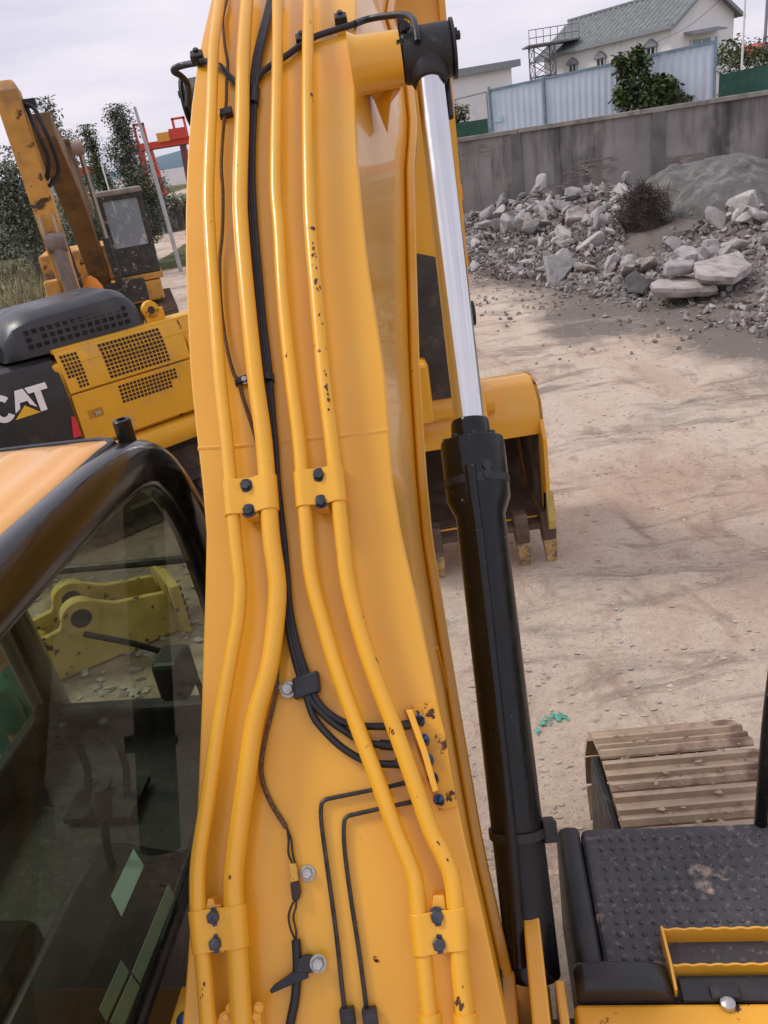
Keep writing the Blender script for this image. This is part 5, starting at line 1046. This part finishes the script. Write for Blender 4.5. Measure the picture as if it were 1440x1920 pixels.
for x in (-.03, .41, .80, 1.19, 1.43):
    mb = MB(); mb.loft([[np.array([x+sx*w_, y+sy*h_, z]) for sx, sy in ((-1, -1), (1, -1), (1, 1), (-1, 1))] for z, y, w_, h_ in ((.46, 5.68+DY, .06, .06), (.30, 5.63+DY, .062, .07), (.18, 5.60+DY, .055, .05))]); t_ = mb.build('tooth_adapter', BKT, BK, 0, .006)
    mb = MB(); mb.loft([[np.array([x+sx*w_, y+sy*h_, z]) for sx, sy in ((-1, -1), (1, -1), (1, 1), (-1, 1))] for z, y, w_, h_ in ((.21, 5.60+DY, .06, .058), (.10, 5.56+DY, .052, .04), (-.005, 5.53+DY, .04, .015))]); mb.build('tooth', TOO, t_, 0, .005)
for x in (.38, .92):
    mb = MB(); mb.prism([(x, y, z) for y, z in ((5.62+DY, 1.25), (5.55+DY, 1.45), (5.66+DY, 1.68), (5.95+DY, 1.75), (6.3+DY, 1.55))], (.05, 0, 0)); mb.build('bucket_ear', YEL, BK, 0, .008)
mb = MB(); mb.lathe((.30, 5.74+DY, 1.52), (1, 0, 0), [(0, .02), (0, .11), (.75, .11), (.75, .02)], 24); mb.build('hinge_tube', YEL, BK)
mb = MB(); mb.lathe((.965, 5.74+DY, 1.55), (1, 0, 0), [(0, .02), (0, .07), (.06, .07), (.07, .02)], 20); mb.build('hinge_pin', ZINC, BK)

# tracks (undercarriage turned a little against the house)
FTK = Frame((-.13, 2.5, 0), 5.3); track(EX, FTK, 1.26, -3.6, .62, .96, .68, SHOE, MUD, .19); track(EX, FTK, -1.275, -3.6, .62, .96, .68, SHOE, MUD, .19)
mb = MB(); fbox(mb, FTK, -1.0, 1.0, -2.2, -.9, .45, .95); mb.build('undercarriage', MUD, EX, 0, .05)
mb = MB(); fbox(mb, FTK, .885, .925, -.9, .30, .25, .88); mb.build('track_guard', BLKD, EX, 0, .01)
random.seed(17); mb = MB()
for k in range(170):
    x = 1.26+random.uniform(-.31, .31); y = random.uniform(-.9, .35); s_ = random.choice([.006, .008, .011, .015])*(1.4 if abs(x-1.2) < .15 else 1); vs_, fs_ = small[k % 8]; p = FTK(x, y, .945+s_*.3)
    mb.add([np.array([v.x*s_*1.2, v.y*s_, v.z*s_*.9])+p for v in vs_], fs_)
o = mb.build('dried_mud', SHOE, EX, 0); o['kind'] = 'stuff'
# house floor, front brackets
mb = MB(); fbox(mb, FU, -1.55, .55, -3.2, -.35, 1.0, 1.25); fbox(mb, FU, .60, 1.45, -3.2, -.57, 1.0, 1.50); house = mb.build('upper_frame', YEL, EX, 0, .015)
for x0, x1, y0, y1, z1 in ((.40, .455, -.8, -.40, 1.50), (.49, .535, -.85, -.34, 1.63), (.56, .585, -.85, -.46, 1.52)):
    mb = MB(); mb.prism([FU(x0, y0, 1.05), FU(x0, y1, 1.05), FU(x0, y1, z1-.12), FU(x0, y1-.06, z1), FU(x0, y0, z1)], FU.r*(x1-x0)); mb.build('bracket', YEL, house, 0, .006)
mb = MB(); mb.lathe(at(385, 1950, 2.0)-FU.r*.05, FU.r, [(0, .02), (0, .115), (.03, .125), (.09, .125), (.10, .11), (.10, .02)], 30); bs = mb.build('foot_boss', YEL, house)
mb = MB(); mb.lathe(at(352, 1925, 1.80), FU.z, [(0, .002), (0, .02), (.03, .02), (.04, .01), (.05, .002)], 12); mb.build('blue_fitting', BLUE, house)
mb = MB(); mb.lathe(FU(.30, -.50, 1.40), FU.r, [(0, .02), (0, .115), (.12, .115), (.12, .02)], 26); mb.build('cylinder_foot', BLKD, house)

# right-hand step box
ZP = 1.5
mb = MB(); fbox(mb, FU, .70, 1.75, -.555, .0, 1.0, ZP); PB = mb.build('step_box', PLAT, EX, 0, .022, 3)
mb = MB(); mb.loft([[FU(.625, y, z0), FU(.622, y, ZP-.03), FU(.632, y, ZP-.006), FU(.655, y, ZP+.004), FU(.685, y, ZP+.002), FU(.697, y, ZP-.004), FU(.697, y, z0)] for y, z0 in ((-.60, 1.0), (.004, 1.0))]); mb.build('box_edge', PLAS, PB, 40, .012)
me = bpy.data.meshes.new('stud'); mb = MB(); random.seed(2)
for j in range(13):
    for i in range(26):
        x = .755+i*.0345; y = -.055-j*.036
        if x > 1.7 or (x > .88 and y < -.40): continue
        p = FU(x+random.uniform(-.001, .001), y, ZP); n8 = 7
        mb.loft([[p+np.array([math.cos(a)*r_, math.sin(a)*r_, z]) for a in np.linspace(0, 6.283, n8, endpoint=False)] for r_, z in ((.0074, -.002), (.0064, .003), (.0038, .0046), (.001, .005))])
st = mb.build('studs', PLAT, PB, 50); st['kind'] = 'stuff'
# serrated step
def serr(y0, x0, x1, z0, zt, name='serrated_bar'):
    P = [FU(x0, y0, z0), FU(x1, y0, z0)]; n_ = int((x1-x0)/.006); top = [FU(x1-(x1-x0)*i/n_, y0, zt+.0055*abs(math.sin(math.pi*(x1-(x1-x0)*i/n_)/.042))) for i in range(n_+1)]
    mb = MB(); mb.prism(P+top, FU.f*.006); return mb.build(name, YEL, PB, 0, .001)
serr(-.405, .868, 1.7, ZP-.002, ZP+.05); serr(-.50, .872, 1.7, ZP-.002, ZP+.04)
mb = MB(); mb.prism([FU(.862, -.395, ZP), FU(.862, -.555, ZP), FU(.862, -.555, ZP+.03), FU(.862, -.50, ZP+.05), FU(.862, -.395, ZP+.058)], FU.r*.008); mb.build('step_bracket', YEL, PB, 0, .002)
mb = MB(); mb.loft([[FU(x, y, z) for y, z in ((-.575, ZP+.0), (-.572, ZP+h_*.8), (-.55, ZP+h_), (-.50, ZP+h_*.9), (-.475, ZP+h_*.4), (-.47, ZP-.01))] for x, h_ in ((.612, .03), (.63, .068), (.70, .075), (.80, .072), (.835, .055), (.86, .012))]); mb.build('cover', PLAS, PB, 40, .006)
mb = MB(); fbox(mb, FU, .88, 1.75, -.575, -.515, ZP+.0005, ZP+.018); mb.build('hinge_strip', PLAS, PB, 0, .004)
mb = MB(); fbox(mb, FU, .95, 1.02, -.575, -.54, ZP+.018, ZP+.03); mb.build('hinge', BLKD, PB, 0, .003)
mb = MB(); p = FU(.985, -.585, ZP+.015); mb.lathe(p, (0, 0, 1), [(0, .002), (0, .02), (.012, .018), (.018, .006), (.018, .002)], 18); mb.build('dome_bolt', ZINC, PB)
mb = MB(); fbox(mb, FU, .605, 1.75, -.95, -.578, 1.15, ZP+.012); mb.build('front_beam', M('chipped_beam_paint', (.80, .38, .03), .42, var=.04, scale=2, dirt=(RUST, 14, .63, .03)), EX, 0, .01)
mb = MB(); mb.tube(spline([FU(1.262, -.02, 1.15), FU(1.262, -.01, 1.5), FU(1.262, 0, 1.9), FU(1.27, 0, 2.25)]), .02, 12); mb.tube([FU(1.262, -.02, 1.15), FU(1.5, -.2, 1.15)], .02, 8); mb.build('handrail', BLK, EX)

# ------------------------------------------------------------------ own cab
XG = -.65
mb = MB(); cabm = None
fbox(mb, FU, -1.66, -.66, -1.35, .9, 1.15, 1.30); CABP = mb.build('cab', BLKD, EX, 0, .02)
def sidepath():   # roof rail then down the front pillar, in (y, z)
    return [(-1.4, 2.79), (-.6, 2.79), (0, 2.785), (.25, 2.775), (.42, 2.755), (.56, 2.70), (.68, 2.58), (.76, 2.42), (.80, 2.25), (.83, 2.0), (.86, 1.6), (.88, 1.25)]
def rail(xs, name, mat, wy=.085, dx=.07, parent=None):
    pts = sidepath(); P2 = spline([np.array([y, z, 0]) for y, z in pts], 4); rings = []
    for i, p in enumerate(P2):
        a = P2[max(i-1, 0)]; b_ = P2[min(i+1, len(P2)-1)]; t_ = nrm((b_-a)[:2]); n_ = np.array([-t_[1], t_[0]]); ring = []
        for k in np.linspace(0, 2*math.pi, 14, endpoint=False):
            ex = math.copysign(abs(math.cos(k))**.7, math.cos(k)); ey = math.copysign(abs(math.sin(k))**.7, math.sin(k)); ring.append(FU(xs+dx*ex, p[0]+n_[0]*wy*ey, p[1]+n_[1]*wy*ey))
        rings.append(ring)
    mb = MB(); mb.loft(rings); return mb.build(name, mat, CABP, 60)
GLOSSB = M('gloss_black', (.008, .008, .009), .22, var=.2, scale=5, rvar=.08, coat=.3)
rail(-.66, 'roof_rail', GLOSSB, .085, .065); rail(-1.62, 'roof_rail', GLOSSB, .085, .065)
mb = MB(); fbox(mb, FU, -.70, -.62, -1.4, .80, 1.15, 1.42); mb.build('lower_panel', BLK, CABP, 0, .02)
fr = MB(); fbox(fr, FU, -1.64, -.68, .80, .88, 1.15, 1.45); fr.build('front_panel', BLKD, CABP, 0, .02)
# roof: ribbed sheet
mb = MB(); rings = []; xs_ = np.linspace(-1.58, -.70, 45)
def rz_(x, y): 
    e = min(1, (x+1.60)/.06, (-.685-x)/.05); f_ = min(1, max(0, (.52-y)/.16)); rib = .010*max(0, math.sin((x+.70)*2*math.pi/.17))**.6 if -.1 < 1 else 0
    return 2.815+.045*math.sqrt(max(0, e))*math.sqrt(max(0, f_))*1.0+rib*f_
for y in np.concatenate([np.linspace(-1.4, .3, 10), np.linspace(.34, .515, 8)]):
    rings.append([FU(x, y, rz_(x, y)) for x in xs_]+[FU(x, y, 2.78) for x in (xs_[-1], xs_[0])])
mb.loft(rings); mb.build('roof', ROOF, CABP, 60)
mb = MB(); mb.tube(spline([FU(-.69, y, 2.845-.0*y) for y in (-1.4, -.5, 0, .3)]+[FU(-.72, .47, 2.83), FU(-.9, .545, 2.815), FU(-1.6, .55, 2.81)]), .016, 8); mb.build('roof_gasket', RUB, CABP)
p = at(234, 806, 2.73); pb = FU(-.66, .47, 2.80); mb = MB(); mb.lathe(FU(-.675, .50, 2.78), (0, 0, 1), [(0, .02), (0, .030), (.115, .030), (.118, .026), (.118, .016), (.09, .016), (.09, .002)], 20); mb.build('roof_stub', BLK, CABP)
# glass
gp = [(-1.35, 1.42), (.80, 1.42), (.78, 2.0), (.74, 2.25), (.68, 2.42), (.60, 2.55), (.50, 2.65), (.36, 2.70), (-1.35, 2.705)]
mb = MB(); mb.prism([FU(XG, y, z) for y, z in gp], FU.r*-.006); mb.build('side_glass', GLS, CABP, 0)
mb = MB(); mb.prism([FU(-1.57, .835, 1.45), FU(-.70, .835, 1.45), FU(-.70, .78, 2.2), FU(-.70, .60, 2.62), FU(-1.57, .60, 2.62), FU(-1.57, .78, 2.2)][:3]+[FU(-1.57, .78, 2.2)], FU.f*.006); mb.build('front_glass', GLSF, CABP, 0)
mb = MB(); mb.prism([FU(-.70, .772, 2.215), FU(-.70, .62, 2.62), FU(-1.57, .62, 2.62), FU(-1.57, .772, 2.215)], FU.f*.006); mb.build('front_glass', GLSF, CABP, 0)
mb = MB(); mb.tube([FU(-.68, .79, 2.20), FU(-1.6, .79, 2.20)], .018, 8); mb.build('glazing_bar', BLK, CABP)
mb = MB(); mb.prism([FU(-1.60, y, z) for y, z in ((-.25, 1.5), (.72, 1.5), (.70, 2.1), (.58, 2.55), (.4, 2.68), (-.25, 2.68))], FU.r*.006); mb.build('door_glass', GLSF, CABP, 0)
mb = MB(); fbox(mb, FU, -1.64, -1.58, -.33, -.25, 1.3, 2.72); fbox(mb, FU, -1.64, -1.58, -.33, .85, 1.3, 1.5); mb.build('door_frame', BLK, CABP, 0, .01)
mb = MB(); fbox(mb, FU, -1.64, -.68, -1.4, -1.3, 1.3, 2.75); mb.build('rear_wall', PLAS, CABP, 0, .02)
# inside
mb = MB(); fbox(mb, FU, -1.45, -.98, -.95, -.35, 1.42, 1.62); sq = mb.build('seat', SEAT, CABP, 0, .06, 3)
mb = MB(); mb.prism([FU(-1.43, -.82, 1.58), FU(-1.43, -.98, 1.60), FU(-1.43, -1.12, 2.25), FU(-1.43, -1.0, 2.27)], FU.r*.43); mb.build('seat_back', SEAT, sq, 0, .05, 3)
mb = MB(); mb.loft([[FU(x, y, z) for x, z in ((-.98, 1.30), (-.97, 1.56+s_), (-.93, 1.60+s_), (-.76, 1.55+s_), (-.70, 1.40), (-.70, 1.30))] for y, s_ in ((-1.2, 0), (-.25, .0), (-.05, -.03), (.05, -.15))]); con = mb.build('console', PLAS, CABP, 40, .015)
def on_console(px, py):
    v = ray(px, py); O_ = FU(-.845, 0, 1.586); n_ = nrm(FU.z+FU.r*.29); t_ = ((O_-CAM)@n_)/(v@n_); return CAM+v*t_+n_*.004
def on_pane(px, py):
    v = ray(px, py); t_ = ((FU(XG-.009, 0, 0)-CAM)@FU.r)/(v@FU.r); return CAM+v*t_
for pix in (((250, 1593), (270, 1624), (228, 1720), (208, 1681)), ((228, 1800), (242, 1822), (200, 1915), (186, 1893)), ((316, 1658), (328, 1683), (263, 1843), (248, 1823)), ((247, 1828), (262, 1850), (230, 1930), (207, 1917)), ((330, 1687), (342, 1710), (315, 1783), (302, 1760))):  # pale cyan flat pieces on the console and the pane
    if ((sum(on_console(*q) for q in pix)/4-FU.o)@FU.r) > -.70:
        P = [on_pane(*q) for q in pix]; mb = MB(); mb.prism(P, -FU.r*.0015); mb.build('pane_patch', PALE_CY, CABP, 0); continue
    P = [on_console(*q) for q in pix]; mb = MB(); mb.prism(P, -nrm(FU.z+FU.r*.29)*.002); mb.build('console_patch', PALE_CY, con, 0)
for y, x in ((-.15, -.85),): mb = MB(); mb.tube(spline([FU(x, y, 1.55), FU(x, y+.02, 1.65), FU(x+.01, y+.05, 1.76)]), .014, 8); mb.lathe(FU(x+.01, y+.05, 1.74), (0, .3, 1), [(0, .01), (.01, .028), (.07, .032), (.10, .02), (.105, .003)], 14); mb.build('joystick', RUB, con)
for x in (-1.25, -1.08):
    mb = MB(); mb.tube(spline([FU(x, .35, 1.3), FU(x, .45, 1.45), FU(x+.01, .40, 1.72)]), .016, 8); mb.box(FU(x, .38, 1.33), (.06, .11, .012), FU.ax); mb.build('travel_lever', BLK, CABP)
mb = MB(); mb.tube(spline([FU(-.78, .70, 1.45), FU(-.80, .68, 1.75), FU(-.95, .66, 1.88), FU(-1.2, .68, 1.95)]), .013, 8); mb.build('grab_bar', BLK, CABP)
mb = MB(); fbox(mb, FU, -.84, -.72, .45, .60, 1.75, 1.93); mb.build('monitor', PLAS, CABP, 0, .02)
mb = MB(); mb.tube([FU(-1.57, .80, 1.4), FU(-1.57, .76, 2.2), FU(-1.57, .58, 2.65)], .035, 8); mb.build('front_pillar', BLK, CABP)

# ================================================================== seen through the cab: breaker bracket on the ground, person
bk = thing('steel_bracket', atz(190, 1200, 0), 'worn yellow steel bracket with two round bosses lying beyond the cab window', 'bracket')
FB = Frame(atz(205, 1215, 0), 62)
for d_, nm in ((-.19, 0), (.19, 1)):
    mb = MB(); prof = [(-.75, .12), (-.62, .02), (.55, .02), (.60, .12), (.55, .42), (.15, .50), (-.05, .62), (-.22, .60), (-.32, .45), (-.70, .40)]
    mb.prism([FB(d_-.03, y, z) for y, z in [(p[0], p[1]) for p in prof]], FB.r*.06); mb.build('side_plate', YELW, bk, 0, .01)
    mb = MB(); mb.lathe(FB(d_-.06, -.14, .50), FB.r, [(0, .075), (0, .15), (.12, .15), (.12, .075), (0, .075)], 26); mb.build('boss', YELW, bk); mb = MB(); mb.lathe(FB(d_-.064, -.14, .50), FB.r, [(0, .002), (0, .082), (.128, .082), (.128, .002)], 22); mb.build('bore_disc', M('bore_shade', (.012, .011, .01), .9), bk)  # dark disc over each boss paints the shade of its hole
mb = MB(); fbox(mb, FB, -.33, .33, .58, .66, .02, .5); mb.build('flange_plate', YELW, bk, 0, .01)
for k in range(6):
    for x in (-.29, .29): mb = MB(); mb.lathe(FB(x, .66, .07+k*.075), FB.f, [(0, .002), (0, .022), (.02, .022), (.021, .002)], 6); mb.build('bolt', MUD, bk)
mb = MB(); mb.tube([FB(-.2, -.5, .26), FB(.2, -.5, .26)], .10, 14); mb.build('cross_tube', YELW, bk)
random.seed(8)
for px, py, s_, lab in ((180, 1400, .09, 'pale concrete lump beyond the cab, nearer the cab pillar'), (245, 1418, .08, 'pale concrete lump beyond the cab, nearer the boom'), (348, 1378, .05, 'small white stone beyond the cab next to the boom edge')):
    p = atz(px, py, 0); o = bpy.data.objects.new('stone', rock_me[2]); COL.objects.link(o); o.location = (p[0], p[1], s_*.4); o.scale = (s_, s_, s_*.8); o.rotation_euler = (random.random(), random.random(), random.random()*6); tag(o, lab, 'stone', 'stones seen through the cab')
def skin_mesh(name, verts, edges, radii, mat, parent, sub=2):
    me = bpy.data.meshes.new(name); me.from_pydata([tuple(v) for v in verts], edges, []); o = bpy.data.objects.new(name, me); COL.objects.link(o); me.materials.append(mat)
    m_ = o.modifiers.new('skin', 'SKIN'); m_.use_smooth_shade = True
    for i, r_ in enumerate(radii): me.skin_vertices[0].data[i].radius = (r_ if hasattr(r_, '__len__') else (r_, r_))
    me.skin_vertices[0].data[0].use_root = True
    s_ = o.modifiers.new('sub', 'SUBSURF'); s_.levels = sub; s_.render_levels = sub
    if parent is not None: attach(o, parent)
    return o
pp = np.array([-2.12, 3.40, 0]); FPn = Frame(pp, 70)
per = thing('person', pp, 'person in teal shirt and dark trousers standing beyond the cab window', 'person')
q = lambda x, y, z: FPn(x, y, z)
vb = [q(0, 0, .95), q(0, 0, 1.15), q(0, .01, 1.36), q(0, .02, 1.47), q(0, .03, 1.56), q(0, .04, 1.66), q(.19, .01, 1.39), q(.26, .02, 1.12), q(.24, .16, .92), q(.235, .21, .85), q(-.19, .01, 1.39), q(-.26, .02, 1.12), q(-.24, .16, .92), q(-.235, .21, .85), q(.09, 0, .88), q(.10, .02, .50), q(.11, -.02, .09), q(.12, .13, .04), q(-.09, 0, .88), q(-.10, .02, .50), q(-.11, -.02, .09), q(-.12, .13, .04)]
eb = [(0, 1), (1, 2), (2, 3), (3, 4), (4, 5), (2, 6), (6, 7), (7, 8), (8, 9), (2, 10), (10, 11), (11, 12), (12, 13), (0, 14), (14, 15), (15, 16), (16, 17), (0, 18), (18, 19), (19, 20), (20, 21)]
rb = [.14, .125, .14, .055, .08, .085, .055, .043, .032, .035, .055, .043, .032, .035, .085, .06, .045, .04, .085, .06, .045, .04]
skin_mesh('body', vb, eb, rb, SKIN, per)
for hx in (.235, -.235):
    for k, (dx, ln) in enumerate(((-.03, .07), (-.01, .085), (.01, .08), (.03, .06), (.045, .05))):
        mb = MB(); b0 = q(hx+dx*.8, .21, .83); mb.tube([b0, b0+FPn.f*.015-[0, 0, ln*.55], b0+FPn.f*.035-[0, 0, ln]], [.010, .009, .007], 7); mb.build('finger', SKIN, per)
skin_mesh('shirt', [q(0, 0, .86), q(0, 0, 1.12), q(0, .01, 1.37), q(0, .02, 1.46), q(.20, .01, 1.39), q(.255, .02, 1.18), q(-.20, .01, 1.39), q(-.255, .02, 1.18)], [(0, 1), (1, 2), (2, 3), (2, 4), (4, 5), (2, 6), (6, 7)], [.19, .165, .175, .075, .08, .075, .08, .075], TEAL, per)
skin_mesh('trousers', [q(0, 0, .93), q(.095, 0, .85), q(.10, .02, .50), q(.11, -.01, .08), q(-.095, 0, .85), q(-.10, .02, .50), q(-.11, -.01, .08)], [(0, 1), (1, 2), (2, 3), (0, 4), (4, 5), (5, 6)], [.16, .115, .09, .075, .115, .09, .075], TROU, per)
mb = MB(); hc = q(0, .025, 1.685); mb.loft([[hc+np.array([math.cos(a)*.098*math.cos(e), math.sin(a)*.105*math.cos(e), .115*math.sin(e)]) for a in np.linspace(0, 6.283, 16, endpoint=False)] for e in (-.1, .3, .7, 1.1, 1.5)]); mb.build('hair', HAIR, per, 60)
mb = MB()
for sx in (-.034, .034): mb.lathe(q(sx, .115, 1.645), FPn.f, [(0, .002), (0, .012), (.006, .008), (.008, .002)], 8)
mb.build('eye', HAIR, per); mb = MB(); mb.loft([[q(-.014, .115, 1.60), q(.014, .115, 1.60), q(0, .145, 1.605)], [q(-.006, .118, 1.65), q(.006, .118, 1.65), q(0, .125, 1.652)]]); mb.build('nose', SKIN, per); mb = MB(); mb.box(q(0, .112, 1.575), (.024, .008, .005), FPn.ax); mb.build('mouth', M('lips', (.25, .1, .08), .6), per, 0, .003)
for sx in (-.12, .12):
    mb = MB(); mb.loft([[q(sx+a*w_, y, z) for a, z in ((-1, .0), (1, .0), (1, h_), (-1, h_))] for y, w_, h_ in ((-.09, .045, .08), (.06, .052, .09), (.17, .045, .055), (.20, .025, .03))]); mb.build('shoe', RUB, per, 40, .01)
